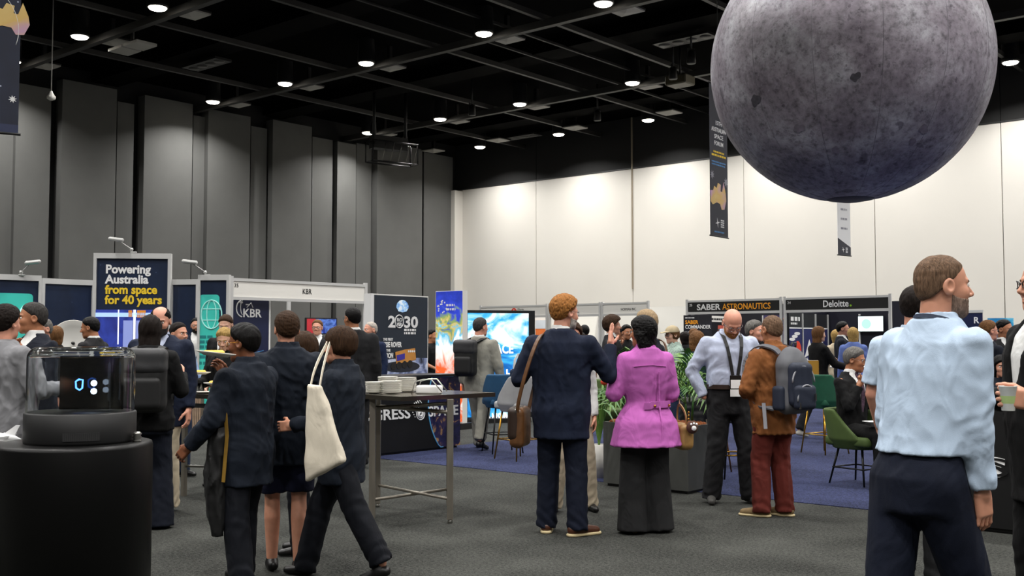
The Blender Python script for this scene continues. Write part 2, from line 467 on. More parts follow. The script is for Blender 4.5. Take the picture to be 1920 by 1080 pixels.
def person(label, px, D, H=1.75, rz=180., build='m', skin='light', hair=('short', 'hair_brown'), head=(0, 0), headroll=0,
           top=None, shirt=None, tie=None, legs=None, shoes='shoe_black', sole=None, armL=None, armR=None, hands=('relaxed', 'relaxed'),
           feet=((-.1, 0), (.1, 0)), lift=(0, 0), seat=None, glasses=None, beard=None, belly=0., wide=1., lean=(0, 0), lanyard=None, belt=None, x=None, group=None, thumbs=(None, None), brow=True):
    """top: dict(name,mat,hem,infl,flare,collar,vcut,sleeve,fold)   legs: dict(name,mat,kind)"""
    PID[0] += 1; seed = PID[0] * 7
    k = H / 1.75
    X = gx(px, D) if x is None else x
    root = empty('person', (X, D, 0), math.radians(rz), label, 'person', group)
    hres = float(np.clip(D * .00055, .0034, .009)); cres = float(np.clip(D * .00125, .0075, .021)); gres = float(np.clip(D * .0006, .0036, .009))
    hres = round(hres, 3); gres = round(gres, 3)
    fk = {'m': 1., 'f': .93, 'k': .93}[build]
    dz = (seat - .80 * k) if seat is not None else 0.
    T = [(z * k + dz, cx + lean[0] * max(0, z - .9) / .6, cy * k + lean[1] * max(0, z - .9) / .6 + (belly * math.exp(-((z - 1.08) / .13) ** 2)), rx * k * wide + belly * .8 * math.exp(-((z - 1.08) / .15) ** 2), ry * k * (1 + .4 * (wide - 1)) + belly * .5 * math.exp(-((z - 1.08) / .15) ** 2)) for z, cx, cy, rx, ry in TORSO[build]]
    sx = {'m': .183, 'f': .155, 'k': .165}[build] * k * wide
    lx, ly = lean
    def tp(x_, y_, z_): return np.array([x_ + lx * max(0, z_ / k - .9) / .6, y_ + ly * max(0, z_ / k - .9) / .6, z_ + dz])
    sh = [tp(-sx, -.008 * k, 1.392 * k), tp(sx, -.008 * k, 1.392 * k)]
    up, fo = .285 * k, .25 * k
    dflt = [((-.15, -.06, -1), (-.03, .2, -1)), ((.15, -.06, -1), (.03, .2, -1))]
    arms = []
    for i, a in enumerate((armL, armR)):
        u_, f_ = a if a is not None else dflt[i]
        u_ = np.array(u_, float) / np.linalg.norm(u_); f_ = np.array(f_, float) / np.linalg.norm(f_)
        e = sh[i] + u_ * up; w_ = e + f_ * fo
        arms.append((sh[i], e, w_, f_))
    hipz = .88 * k + dz
    L = []
    for i in (0, 1):
        sgn = -1 if i == 0 else 1
        hp = np.array([sgn * .088 * k, 0, hipz])
        if seat is not None and len(feet[i]) == 2:
            hp = np.array([sgn * .085 * k, 0, seat + .085 * k])
            kn = np.array([sgn * .13 * k, .43 * k, seat + .06 * k]); an = np.array([feet[i][0], feet[i][1], .09 * k + lift[i]])
        else:
            an = np.array([feet[i][0], feet[i][1], .09 * k + lift[i]])
            kn = (hp + an) / 2 + np.array([0, .035 * k + .12 * lift[i], .02])
        L.append((hp, kn, an))
    # ---- head
    M = rotm(head[0], head[1], headroll); nb = tp(0, -.02 * k, 1.475 * k)
    hs = fk * k ** .35
    hc = nb + M @ (np.array([0, .035, .15], np.float32) * hs)
    skm = MATS['skin_' + skin]
    V_, F_ = [], []; off = 0; mi = []
    def put(v, f, m_=0):
        nonlocal off
        V_.append(v); F_.append(f + off); off += len(v); mi.append(np.full(len(f), m_, np.int32))
    hv, hf = head_mesh(build, hres); put(hv * hs @ M.T + hc, hf)
    # eyes
    for s in (-1, 1):
        n = 10; th = np.linspace(0, math.pi, 7); ph = np.linspace(0, 2 * math.pi, n, endpoint=False)
        ev = np.array([[math.sin(a) * math.cos(b), math.cos(a), math.sin(a) * math.sin(b)] for a in th for b in ph], np.float32)
        ef = np.array([[i * n + j, i * n + (j + 1) % n, (i + 1) * n + (j + 1) % n, (i + 1) * n + j] for i in range(6) for j in range(n)])
        c0 = np.array([s * .031, .0765, .002])
        put((ev * .0122 + c0) * hs @ M.T + hc, ef, 1)
        put((ev * .0068 + c0 + [0, .0068, 0]) * hs @ M.T + hc, ef, 2)
    # ---- hands
    for i in (0, 1):
        if hands[i] is None: continue
        s_, e, w_, f_ = arms[i]
        v, f = hand_mesh(hands[i], gres)
        v = v * (fk * k)
        if i == 0: v = v * np.array([-1, 1, 1], np.float32); f = f[:, ::-1]
        hint = thumbs[i] if thumbs[i] is not None else ((0, 1, .1) if abs(f_[2]) > .8 else (0, .1, 1))
        put(v @ basis(f_, hint).T + w_ + f_ * .005, f)
    # ---- trunk and limbs under the clothes
    short = top is not None and top.get('sleeve') == 'short'
    bare = legs is not None and legs.get('kind') == 'shorts'
    hull = np.array([p for a in arms for p in a[:3]] + [p for l in L for p in l] + [[0, 0, T[-1][0]], [.2 * k, .15, T[0][0]], [-.2 * k, -.15, T[0][0]]])
    def core(P):
        d = smax(loft(P, T, -.014), (.86 * k if seat is None else .8 * k) + dz - P[:, 2], .03)
        for s_, e, w_, f_ in arms:
            d = smin(d, np.minimum(cone(P, s_, e, .046 * k, .04 * k), cone(P, e, w_, .039 * k, .026 * k)), .02)
        for hp, kn, an in L:
            d = smin(d, np.minimum(cone(P, hp, kn, .078 * k, .052 * k), np.minimum(cone(P, kn, kn * .65 + an * .35 + np.array([0, -.012, 0]), .05 * k, .053 * k), cone(P, kn * .65 + an * .35 + np.array([0, -.012, 0]), an, .053 * k, .036 * k))), .02)
        return d
    put(*nets(core, hull.min(0) - .1, hull.max(0) + .1, cres * 1.1 if (short or bare) else max(.02, cres * 1.5)))
    me = mesh_np('body', np.concatenate(V_), np.concatenate(F_))
    me.materials.append(skm); me.materials.append(MATS['eye_white']); me.materials.append(MATS['eye_iris'])
    me.polygons.foreach_set('material_index', np.concatenate(mi))
    link('body', me, None, root)
    R4 = Matrix.Translation(Vector(hc)) @ Matrix(M.tolist()).to_4x4() @ Matrix.Scale(hs, 4)
    def hput(name, v, f, m_, par=root):
        return link(name, mesh_np(name, np.asarray(v) * hs @ M.T + hc, f), m_, par)
    if hair:
        hv, hf = hair_mesh(build, hair[0], max(hres, .0045), seed); hput('hair', hv, hf, MATS[hair[1]])
        if brow and D < 13:
            for s in (-1, 1):
                v, f = nets(lambda P: smax(cone(P, (s * .014, .094, .019), (s * .044, .079, .021), .0055, .004), -head_fn(P, build) - .004, .002), (-.055, .06, .005), (.055, .11, .035), .003)
                if len(f): hput('eyebrow', v, f, MATS[hair[1]])
    if beard:
        def bf(P):
            d = head_fn(P, build) - .0035 + .0015 * waves(P, seed, 5, (.012, .03))
            y = P[:, 1]; z = P[:, 2]
            d = smax(d, z - np.interp(y, [-.02, .03, .07, .12], [-.02, -.045, -.052, -.05]), .004)
            d = smax(d, -(y - .005), .004); d = smax(d, -.112 - .25 * y - z + 0, .004)
            return smax(d, -ell(P, (0, .1, -.069), (.024, .02, .007)), .003)
        v, f = nets(bf, (-.08, -.02, -.14), (.08, .12, -.01), max(hres, .004)); hput('beard', v, f, MATS[beard])
    if glasses:
        g = MB()
        for s in (-1, 1):
            g.tube([(s * .033 + .024 * math.cos(a), .104 - .02 * abs(math.cos(a)) * (1 if math.cos(a) * s > 0 else 0), .0 + .0165 * math.sin(a)) for a in np.linspace(0, 2 * math.pi, 16, endpoint=False)], .0017 if glasses != 'glasses_dark' else .0026, 6, True)
            g.tube([(s * .057, .084, .006), (s * .078, .05, .008), (s * .084, -.01, .006)], .0018, 6)
        g.tube([(-.01, .104, .004), (0, .107, .007), (.01, .104, .004)], .0018, 6)
        o = g.build('glasses', MATS[glasses], root); o.data.transform(R4)
    # ---- top garment
    if top:
        infl = top.get('infl', .016); hem = top['hem'] * k + dz; fl = top.get('flare', 0.); sl = top.get('sleeve', 'long')
        vz = top.get('vcut'); fold = top.get('fold', .006)
        Tt = T
        if hem < T[0][0]: Tt = [(hem - .01, T[0][1], T[0][2], T[0][3] + .004, T[0][4] + .006)] + T
        top_z = T[-1][0]
        def tf(P):
            z = P[:, 2]
            fz = np.clip((1.04 * k + dz - z) / (.4 * k), 0, 1) * fl * .13
            d = loft(P, Tt, infl) - fz
            if top.get('waist'): d = d + top['waist'] * np.exp(-((z - dz - 1.06 * k) / (.09 * k)) ** 2)
            d = smax(d, hem - z, .008)
            for s_, e, w_, f_ in arms:
                r0, r1, r2 = (.049 + infl) * k, (.042 + infl) * k, (.032 + infl * .8) * k
                if build == 'f': r0 *= .9; r1 *= .95
                if sl == 'short':
                    ee = s_ + (e - s_) * .8; d = smin(d, smax(cone(P, s_, ee, r0, r1 * 1.2), (P - ee) @ ((e - s_) / np.linalg.norm(e - s_)).astype(np.float32), .01), .035)
                else:
                    we = w_ - f_ * .01
                    a = np.minimum(cone(P, s_, e, r0, r1), cone(P, e, we, r1, r2))
                    # bunching at the elbow
                    de = np.sqrt(((P - e.astype(np.float32)) ** 2).sum(1))
                    a = a - .0035 * np.exp(-(de / .075) ** 2) * np.sin((P @ (f_ + (e - s_) / np.linalg.norm(e - s_)).astype(np.float32)) * 62 + 60 * P[:, 1] + seed) + .003 * waves(P, seed + 1, 4, (.05, .11))
                    a = smax(a, (P - we) @ f_.astype(np.float32), .006)
                    d = smin(d, a, .035)
            c = top.get('collar', .0)
            if c:
                ring = loft(P, [(top_z - .05 * k, nb[0], nb[1] + .0, .1 * k, .09 * k), (top_z + c, nb[0], nb[1] + .012, .07 * k + .004, .074 * k)], 0)
                ring = smax(ring, -loft(P, [(top_z - .02 * k, nb[0], nb[1] + .004, .066 * k, .064 * k), (top_z + c + .03, nb[0], nb[1] + .014, .058 * k, .062 * k)], 0), .004)
                d = smin(d, ring, .012)
            if fold:
                wz = np.clip(1.2 - np.abs(z - dz - 1.08 * k) * 1.6, .35, 1.)
                q = waves(P, seed, 5, (.07, .2), (1., 1., .55)); d = d + fold * wz * (np.abs(q) * 1.7 - .4)
            if vz:
                front = P[:, 1] - (ly * .6)
                ht = (z - (vz * k + dz)) / (top_z - (vz * k + dz))
                vw = .085 * k * np.clip(ht, -1, 1.3)
                wedge = np.maximum(np.abs(P[:, 0] - lx * .6) - vw, .03 - front)
                lap = np.exp(-((np.abs(P[:, 0]) - vw - .03) / .025) ** 2) * (front > .02) * np.clip(ht * 4, 0, 1)
                d = d - .007 * lap
                d = smax(d, -wedge, .006)
            if top.get('open'):     # open front
                d = smax(d, -np.maximum(np.abs(P[:, 0]) - top['open'], .03 - P[:, 1]), .008)
            d = smax(d, z - top_z - c, .004)
            return d
        hl = np.array([p for a in arms for p in a[:3]])
        lo = np.minimum(hl.min(0), [-.24 * k * wide, -.2 * k, hem]) - .1; hi = np.maximum(hl.max(0), [.24 * k * wide, .2 * k, top_z + .06]) + .1
        lo[2] = max(lo[2], min(hem, hl[:, 2].min() - .08)) if seat is None else lo[2]
        o = sdf_obj(top['name'], tf, lo, hi, cres, MATS[top['mat']], root)
        if top.get('label'): o['label'] = top['label']
    if shirt:
        def sf(P):
            d = loft(P, T, .004)
            ring = loft(P, [(T[-1][0] - .045, nb[0], nb[1], .085 * k, .08 * k), (T[-1][0] + .036, nb[0], nb[1] + .014, .064 * k, .067 * k)])
            d = smin(d, ring, .01)
            return smax(d, 1.02 * k + dz - P[:, 2], .004)
        sdf_obj('shirt', sf, (-.22 * k, -.17 * k, 1.0 * k + dz), (.22 * k + max(0, lx), .2 * k + max(0, ly), T[-1][0] + .05), max(cres, .009), MATS[shirt], root)
    if tie:
        m_ = MB(); yy = lambda z_: float(np.interp(z_, [t[0] for t in T], [t[2] + t[4] for t in T])) + .008
        pts = [(lx * .9, yy(z_), z_) for z_ in np.linspace(T[-1][0] - .045, 1.08 * k + dz, 8)]
        pts[0] = (lx, nb[1] + .075 * k, T[-1][0] - .012)
        m_.ribbon(pts, (0, 1, 0), .055 * k, .008); m_.box(lx - .018, lx + .018, nb[1] + .062 * k, nb[1] + .087 * k, T[-1][0] - .03, T[-1][0] + .0)
        m_.build('tie', MATS[tie], root)
    # ---- trousers / skirt
    if legs:
        kind = legs.get('kind', 'straight'); li = legs.get('infl', .012)
        waist = legs.get('waist', 1.03) * k + dz
        def lf(P):
            if seat is None:
                Tl = [t for t in T if t[0] < waist + .1]
                d = loft(P, Tl, .006); d = smax(d, P[:, 2] - waist, .006)
                d = smax(d, .765 * k + dz - P[:, 2], .03)
            else:
                d = ell(P, (0, -.01, seat + .1 * k), (.19 * k, .15 * k, .14 * k))
            for i, (hp, kn, an) in enumerate(L):
                if kind == 'wide': r = (.092, .092, .112)
                elif kind == 'shorts': r = (.09, .08, .08)
                elif kind == 'slim': r = (.082, .056, .05)
                else: r = (.086, .066, .06)
                r = [(q + li) * k for q in r]
                if kind == 'shorts':
                    kk = hp + (kn - hp) * .92
                    a = smax(cone(P, hp, kk, r[0], r[1]), (P - kk) @ ((kn - hp) / np.linalg.norm(kn - hp)).astype(np.float32), .01)
                else:
                    ae = an - np.array([0, 0, .05 * k]) if lift[i] < .04 else an
                    if kind == 'wide': ae = an - np.array([0, 0, .075 * k])
                    sh_ = (an - kn) / np.linalg.norm(an - kn)
                    a = np.minimum(cone(P, hp, kn, r[0], r[1]), cone(P, kn, ae, r[1], r[2]))
                    a = smax(a, (P - (ae - sh_ * .0)) @ sh_.astype(np.float32), .008)
                    if kind != 'wide':
                        zz = (P - ae) @ (-sh_).astype(np.float32)
                        a = a + .005 * np.exp(-(zz / (.13 * k)) ** 2) * np.sin(zz * 75 + P[:, 0] * 60 + P[:, 1] * 45 + seed) + .002 * np.exp(-((zz - .42 * k) / .07) ** 2) * np.sin(zz * 85 + P[:, 0] * 50 + seed)
                d = smin(d, a, .028)
            return d + legs.get('fold', .005) * (np.abs(waves(P, seed + 3, 5, (.08, .22), (1, 1, .35))) * 1.5 - .4)
        hl = np.array([p for l in L for p in l])
        lo = np.minimum(hl.min(0), [-.2 * k, -.17 * k, 0]) - np.array([.14, .12, 0]); hi = np.maximum(hl.max(0), [.2 * k, .17 * k, waist]) + np.array([.14, .12, .03])
        lo[2] = 0.02
        if kind == 'shorts': lo[2] = L[0][1][2] - .05
        sdf_obj(legs.get('name', 'trousers'), lf, lo, hi, cres, MATS[legs['mat']], root)
    if belt:
        S = [(waist - .035, 0, 0, 0, 0)]
        t0 = [float(np.interp(waist - .01, [t[0] for t in T], [t[i] for t in T])) for i in (1, 2, 3, 4)]
        b_ = MB(); n = 40
        for r_, zz in ((0, 0),):
            v = []; f = []
            for dz_ in (-.036, .004):
                for a in range(n):
                    v.append((t0[0] + (t0[2] + .018) * math.cos(2 * math.pi * a / n), t0[1] + (t0[3] + .018) * math.sin(2 * math.pi * a / n), waist + dz_))
            for a in range(n): f.append((a, (a + 1) % n, n + (a + 1) % n, n + a))
            f += [tuple(range(n - 1, -1, -1)), tuple(range(n, 2 * n))]
            b_.add(v, f, False)
        bo = b_.build('belt', MATS[belt], root)
        yb = t0[1] + t0[3] + .018
        MB().box(-.024, .024, yb - .004, yb + .006, waist - .036, waist + .004, .003).build('buckle', MATS['steel'], bo)
    # ---- shoes
    if shoes:
        for i in (0, 1):
            hp, kn, an = L[i]
            for part in ('shoe', 'sole'):
                if part == 'sole' and not sole: continue
                v, f = shoe_mesh(round(max(.006, cres * .75), 3), k * (1 if build == 'm' else .92), part)
                pit = -math.degrees(math.atan2(lift[i], .22)) if lift[i] else 0
                fy = (feet[i][2] if len(feet[i]) > 2 else (8 if i == 0 else -8))
                Mf = rotm(fy, pit)
                o = link(part, mesh_np(part, v @ Mf.T + np.array([an[0], an[1] + .005, max(0., lift[i] * .75)]), f), MATS[shoes if part == 'shoe' else sole], root if part == 'shoe' else last)
                if part == 'shoe': last = o
    if lanyard:
        yy = lambda z_: float(np.interp(z_, [t[0] for t in T], [t[2] + t[4] for t in T])) + .02
        for s in (-1, 1):
            zt = T[-1][0]
            pts = [(s * .07 * k + lx, nb[1] - .03, zt + .02), (s * .082 * k + lx, nb[1] + .045 * k, zt - .012)] + [(s * (.078 - .055 * t) * k + lx * (1 - t), yy(zt - .05 - t * .33 * k) + .006, zt - .05 - t * .33 * k) for t in (0, .25, .5, .75, 1)]
            MB().ribbon(pts, (0, 1, .15), .03, .003).build('lanyard', MATS[lanyard], root)
        MB().ribbon([(s * .07 * k + lx, nb[1] - .03 - .045 * (1 - s * s), T[-1][0] + .022) for s in np.linspace(-1, 1, 9)], (0, -.6, 1), .02, .003).build('lanyard', MATS[lanyard], root)
        zb = T[-1][0] - .05 - .33 * k; yb = yy(zb - .05) + .012
        ho = MB().box(-.052, .052, yb - .002, yb + .003, zb - .19, zb, .002).build('badge', MATS['badge_black'], root)
        MB().box(-.045, .045, yb + .003, yb + .006, zb - .115, zb - .04).build('badge_card', MATS['paper'], ho)
        MB().box(-.05, .05, yb + .003, yb + .006, zb - .188, zb - .125).build('badge_card', MATS['paper'], ho)
    info = dict(root=root, arms=arms, L=L, T=T, hc=hc, hs=hs, M=M, k=k, nb=nb, R4=R4, cres=cres)
    return info
def world_of(info, p):
    r = info['root']; return Matrix.Translation(r.location) @ r.rotation_euler.to_matrix().to_4x4() @ Vector(p)
def thing_at(info, name, label, cat, group=None):
    """a thing carried by a person: own top-level Empty in the person's frame"""
    r = info['root']; return empty(name, r.location, r.rotation_euler.z, label, cat, group)
# ---------------------------------------------------------------- people materials
for n_, c_ in dict(light='#c98f74', pink='#cf937b', tan='#a8704f', brown='#7b4a30', pale='#d3a48c').items():
    m_ = mat('skin_' + n_, c_, .5, var=.06, vscale=30, bump=.05, bscale=300)
    m_.node_tree.nodes['Principled BSDF'].inputs['Subsurface Weight'].default_value = .08
    m_.node_tree.nodes['Principled BSDF'].inputs['Subsurface Radius'].default_value = (.01, .004, .002)
mat('eye_white', '#d9d5cf', .2); mat('eye_iris', '#1d1410', .15)
def hairm(n, c, ro=.68):
    m = mat('hair_' + n, c, ro, spec=.15); nt = m.node_tree; b = nt.nodes['Principled BSDF']; k = lin(c)
    tc = nt.nodes.new('ShaderNodeTexCoord'); mp = nt.nodes.new('ShaderNodeMapping'); mp.inputs['Scale'].default_value = (150, 150, 16); mp.inputs['Rotation'].default_value = (.25, .2, 0)
    nz = nt.nodes.new('ShaderNodeTexNoise'); nz.inputs['Scale'].default_value = 1.; nz.inputs['Detail'].default_value = 4; nz.inputs['Roughness'].default_value = .7; nz.inputs['Distortion'].default_value = .8
    nt.links.new(tc.outputs['Object'], mp.inputs[0]); nt.links.new(mp.outputs[0], nz.inputs['Vector'])
    r = nt.nodes.new('ShaderNodeValToRGB'); r.color_ramp.elements[0].position = .36; r.color_ramp.elements[1].position = .66
    r.color_ramp.elements[0].color = (*[x * .45 for x in k], 1); r.color_ramp.elements[1].color = (*[min(1, x * 1.35) for x in k], 1)
    nt.links.new(nz.outputs[0], r.inputs[0]); nt.links.new(r.outputs[0], b.inputs['Base Color'])
    bp = nt.nodes.new('ShaderNodeBump'); bp.inputs['Strength'].default_value = .9; bp.inputs['Distance'].default_value = .006
    nt.links.new(nz.outputs[0], bp.inputs['Height']); nt.links.new(bp.outputs[0], b.inputs['Normal'])
hairm('black', '#0c0a0a', .5); hairm('brown', '#3a2718'); hairm('dark', '#1b130f'); hairm('grey', '#6d6a66'); hairm('ginger', '#a06a35')
hairm('blond', '#a98a52'); hairm('lightbrown', '#6b4a2c'); hairm('greyblond', '#a18a6b'); hairm('darkgrey', '#3b3836'); hairm('white', '#b3aba2'); hairm('buzz', '#6e5643'); hairm('stubble', '#8f7768')
def cloth(n, c, ro=.85, var=.12, bump=.25, bs=380, vs=9):
    m = mat('cloth_' + n, c, ro, var=var, vscale=vs, bump=bump, bscale=bs, spec=.25)
    nt = m.node_tree; tc = nt.nodes.new('ShaderNodeTexCoord'); mp = nt.nodes.new('ShaderNodeMapping'); mp.inputs['Scale'].default_value = (1, 1, .55); mp.inputs['Rotation'].default_value = (.3, .5, 0)
    nz = nt.nodes.new('ShaderNodeTexNoise'); nz.inputs['Scale'].default_value = 8; nz.inputs['Detail'].default_value = 2.5; nz.inputs['Distortion'].default_value = 1.1
    bp = nt.nodes.new('ShaderNodeBump'); bp.inputs['Strength'].default_value = .55; bp.inputs['Distance'].default_value = .03
    nt.links.new(tc.outputs['Object'], mp.inputs[0]); nt.links.new(mp.outputs[0], nz.inputs['Vector']); nt.links.new(nz.outputs[0], bp.inputs['Height'])
    b1 = [n for n in nt.nodes if n.type == 'BUMP' and n != bp][0]; nt.links.new(bp.outputs[0], b1.inputs['Normal'])
cloth('navy', '#121a2d'); cloth('navy_dark', '#0c111d'); cloth('navy_trouser', '#0e1424'); cloth('black', '#070708'); cloth('charcoal', '#1c1c1e')
cloth('grey_blazer', '#7d7d80'); cloth('grey_suit', '#8c8a80'); cloth('pink', '#b45fa9', var=.05); cloth('cream', '#b3a68f'); cloth('shirt_lilac', '#aeb6cb', var=.05)
cloth('shirt_sky', '#b2c4d8', var=.05); cloth('white', '#d8d8d6', var=.04); cloth('brown', '#7d4d28', var=.2); cloth('rust', '#5e251e'); cloth('darkgrey', '#1e1e1f')
cloth('school', '#111823'); cloth('school_trouser', '#090c14'); cloth('shorts', '#10142a'); cloth('blue_shirt', '#5a6ca6'); cloth('teal', '#172a33'); cloth('beige', '#b5a78e')
cloth('denim', '#1e2a40'); cloth('green_check', '#9fb3a8', var=.4, vs=40); cloth('airforce', '#14203c'); cloth('canvas', '#cfc6b4', var=.06); cloth('gold', '#8a6a28'); cloth('cap', '#b9a98a')
cloth('tie', '#4d3a48', var=.5, vs=60); cloth('tie_dark', '#22252e'); cloth('blue_stripe', '#8fa5c8')
mat('shoe_black', '#0c0b0b', .4, bump=.1, bscale=120); mat('shoe_brown', '#4a2a1b', .35, bump=.1, bscale=120); mat('shoe_tan', '#8a5a30', .4); mat('shoe_taupe', '#75603f', .8, var=.15, vscale=40)
mat('shoe_grey', '#3a3936', .7); mat('shoe_sneaker', '#b9b5ab', .6); mat('sole_cream', '#cbb98f', .7); mat('sole_white', '#d0ccc2', .7)
mat('glasses_steel', '#8f8f92', .25, 1.); mat('glasses_dark', '#151515', .3); mat('glasses_gold', '#b8862e', .3, .8)
mat('steel', '#b4b2ad', .28, 1.); mat('brushed', '#8c867b', .42, .7, var=.15, vscale=20, stretch=(1, 1, .1)); mat('badge_black', '#0b0b0c', .4); mat('paper', '#e8e8e6', .7); mat('gold_metal', '#b98a35', .28, 1.)
mat('leather_brown', '#5b3a1c', .45, var=.25, vscale=14, bump=.2, bscale=90); mat('leather_dark', '#2a1a10', .5)
mat('nylon_black', '#09090a', .6, bump=.2, bscale=300); mat('nylon_grey', '#57585d', .7, bump=.25, bscale=300); mat('nylon_navy', '#141d30', .7, bump=.25, bscale=300); mat('lanyard_black', '#0a0a0c', .6)
# ================================================================ the hall
M_black = mat('black_paint', '#010101', 1., spec=.03)
M_grey_panel = mat('grey_acoustic_fabric', '#5b5b59', .9, var=.06, vscale=1.5, bump=.3, bscale=60)
M_white_wall = mat('white_operable_wall', '#d6d2ca', .75, var=.02, vscale=.7)
M_darkwall = mat('dark_upper_wall', '#1c1c1c', .85, var=.05)
M_carpet = None
def carpet(name, c1, c2, fine=260.):
    m = bpy.data.materials.new(name); m.use_nodes = True; nt = m.node_tree; b = nt.nodes['Principled BSDF']
    b.inputs['Roughness'].default_value = .95; b.inputs['Specular IOR Level'].default_value = .1
    tc = nt.nodes.new('ShaderNodeTexCoord')
    n = nt.nodes.new('ShaderNodeTexNoise'); n.inputs['Scale'].default_value = fine * .45; n.inputs['Detail'].default_value = 4; n.inputs['Roughness'].default_value = .75
    n2 = nt.nodes.new('ShaderNodeTexNoise'); n2.inputs['Scale'].default_value = 1.2; n2.inputs['Detail'].default_value = 6
    n3 = nt.nodes.new('ShaderNodeTexNoise'); n3.inputs['Scale'].default_value = 45; n3.inputs['Detail'].default_value = 3
    for q in (n, n2, n3): nt.links.new(tc.outputs['Object'], q.inputs['Vector'])
    a = nt.nodes.new('ShaderNodeMath'); a.operation = 'MULTIPLY_ADD'; a.inputs[1].default_value = .35; nt.links.new(n2.outputs[0], a.inputs[0]); nt.links.new(n.outputs[0], a.inputs[2])
    a2 = nt.nodes.new('ShaderNodeMath'); a2.operation = 'MULTIPLY_ADD'; a2.inputs[1].default_value = .5; nt.links.new(n3.outputs[0], a2.inputs[0]); nt.links.new(a.outputs[0], a2.inputs[2])
    sh = nt.nodes.new('ShaderNodeMapRange'); sh.inputs[1].default_value = .74; sh.inputs[2].default_value = 1.11; nt.links.new(a2.outputs[0], sh.inputs[0])
    r = nt.nodes.new('ShaderNodeValToRGB')
    r.color_ramp.elements[0].color = (*lin(c1), 1); r.color_ramp.elements[1].color = (*lin(c2), 1)
    nt.links.new(sh.outputs[0], r.inputs[0]); nt.links.new(r.outputs[0], b.inputs['Base Color'])
    bp = nt.nodes.new('ShaderNodeBump'); bp.inputs['Strength'].default_value = .6; bp.inputs['Distance'].default_value = .006
    nt.links.new(n.outputs[0], bp.inputs['Height']); nt.links.new(bp.outputs[0], b.inputs['Normal'])
    MATS[name] = m; return m
carpet('carpet_grey', '#0e0f0e', '#4f504c'); carpet('carpet_blue', '#11141f', '#3f4567')
UL, UR, VB, VF, ZC = -28.0, 12.0, 29.7, -12.0, 9.0
room_rot = RZ_U       # local x = U, local y = V
def room_box(name, u0, u1, v0, v1, z0, z1, m, parent=None, kind='structure'):
    o = box(name, u0, u1, v0, v1, z0, z1, m, parent)
    if parent is None:
        o.rotation_euler = (0, 0, room_rot)
        if kind: o['kind'] = kind
    return o
room_box('floor', UL, UR, VF, VB, -.1, 0, MATS['carpet_grey'])
room_box('ceiling', UL - .2, UR, VF, VB + .2, ZC, ZC + .15, M_black)
ceil = bpy.data.objects['ceiling']
room_box('wall_left', UL - .2, UL, VF, VB + .2, 0, ZC, mat('wall_gap_black', '#101010', .9))
wl = bpy.data.objects['wall_left']
room_box('wall_right', UR, UR + .2, VF, VB + .2, 0, ZC, M_grey_panel)
room_box('wall_front', UL - .2, UR + .2, VF - .2, VF, 0, ZC, M_grey_panel)
room_box('wall_back', UL, UR, VB, VB + .2, 0, ZC, M_darkwall)
wb = bpy.data.objects['wall_back']
# grey acoustic panels of the left wall: (px left, px right, top y at left, protrusion)
for a, b, yt, pr in ((-130, -30, 120, .36), (-28, 29, 130, .22), (32, 97, 155, .36), (118, 220, 148, .36), (221, 252, 190, .18), (272, 362, 178, .36), (363, 386, 216, .18), (391, 470, 204, .36), (471, 501, 236, .18),
                     (512, 585, 224, .36), (586, 624, 256, .18), (633, 668, 265, .34), (669, 697, 268, .18), (708, 792, 264, .34), (795, 849, 285, .22)):
    v0, z = on_u(a, yt, UL + pr); v1, _ = on_u(b, yt, UL + pr)
    box('acoustic_panel', UL, UL + pr, v0, v1, 0, min(z, 8.7), M_grey_panel, wl)
for v0 in np.arange(VF + .2, -1.5, 2.6): box('acoustic_panel', UL, UL + .36, v0, v0 + 2.2, 0, 8.6, M_grey_panel, wl)
v0, z = on_u(626, 385, UL + .1); v1, _ = on_u(629.5, 385, UL + .1)
box('door_gap', UL, UL + .1, v0, v1, 0, z, mat('white_trim', '#e0ddd6', .6), wl)
# white operable wall panels with joints, dark bulkhead panels above
ZW = on_v(1400, 290, VB)[1]
u_edges = [on_v(px, 400, VB - .06)[0] for px in (855, 1005, 1186, 1395, 1640, 1880)] + [-6.5, -2.5, 2, 7, UR]
u_edges[0] = UL
for a, b in zip(u_edges[:-1], u_edges[1:]):
    box('wall_panel', a + .012, b - .012, VB - .06, VB + .01, 0, ZW, M_white_wall, wb)
    box('bulkhead_panel', a + .01, b - .01, VB - .05, VB + .01, ZW + .03, ZC, M_darkwall, wb)
box('guide_rail', UL, UR, VB - .075, VB - .04, ZW - .01, ZW + .035, mat('rail_dark', '#2a2a2a', .5), wb)
ua = on_v(1183, 315, VB - .1)[0]
box('edge_strip', ua, ua + .05, VB - .09, VB - .05, 3.2, ZC, mat('strip_tan', '#8d8270', .6), wb)
# white end wall return next to the corner
box('end_panel', UL + .0, UL + .42, VB - .5, VB - .06, 0, on_u(856, 357, UL + .42)[1], M_white_wall, wb)
# blue carpet of the lounge
bc = room_box('blue_carpet', -10.15, 6.0, 9.0, 22.5, .0, .006, MATS['carpet_blue'], None, None)
tag(bc, 'blue lounge carpet laid over the grey floor', 'carpet')
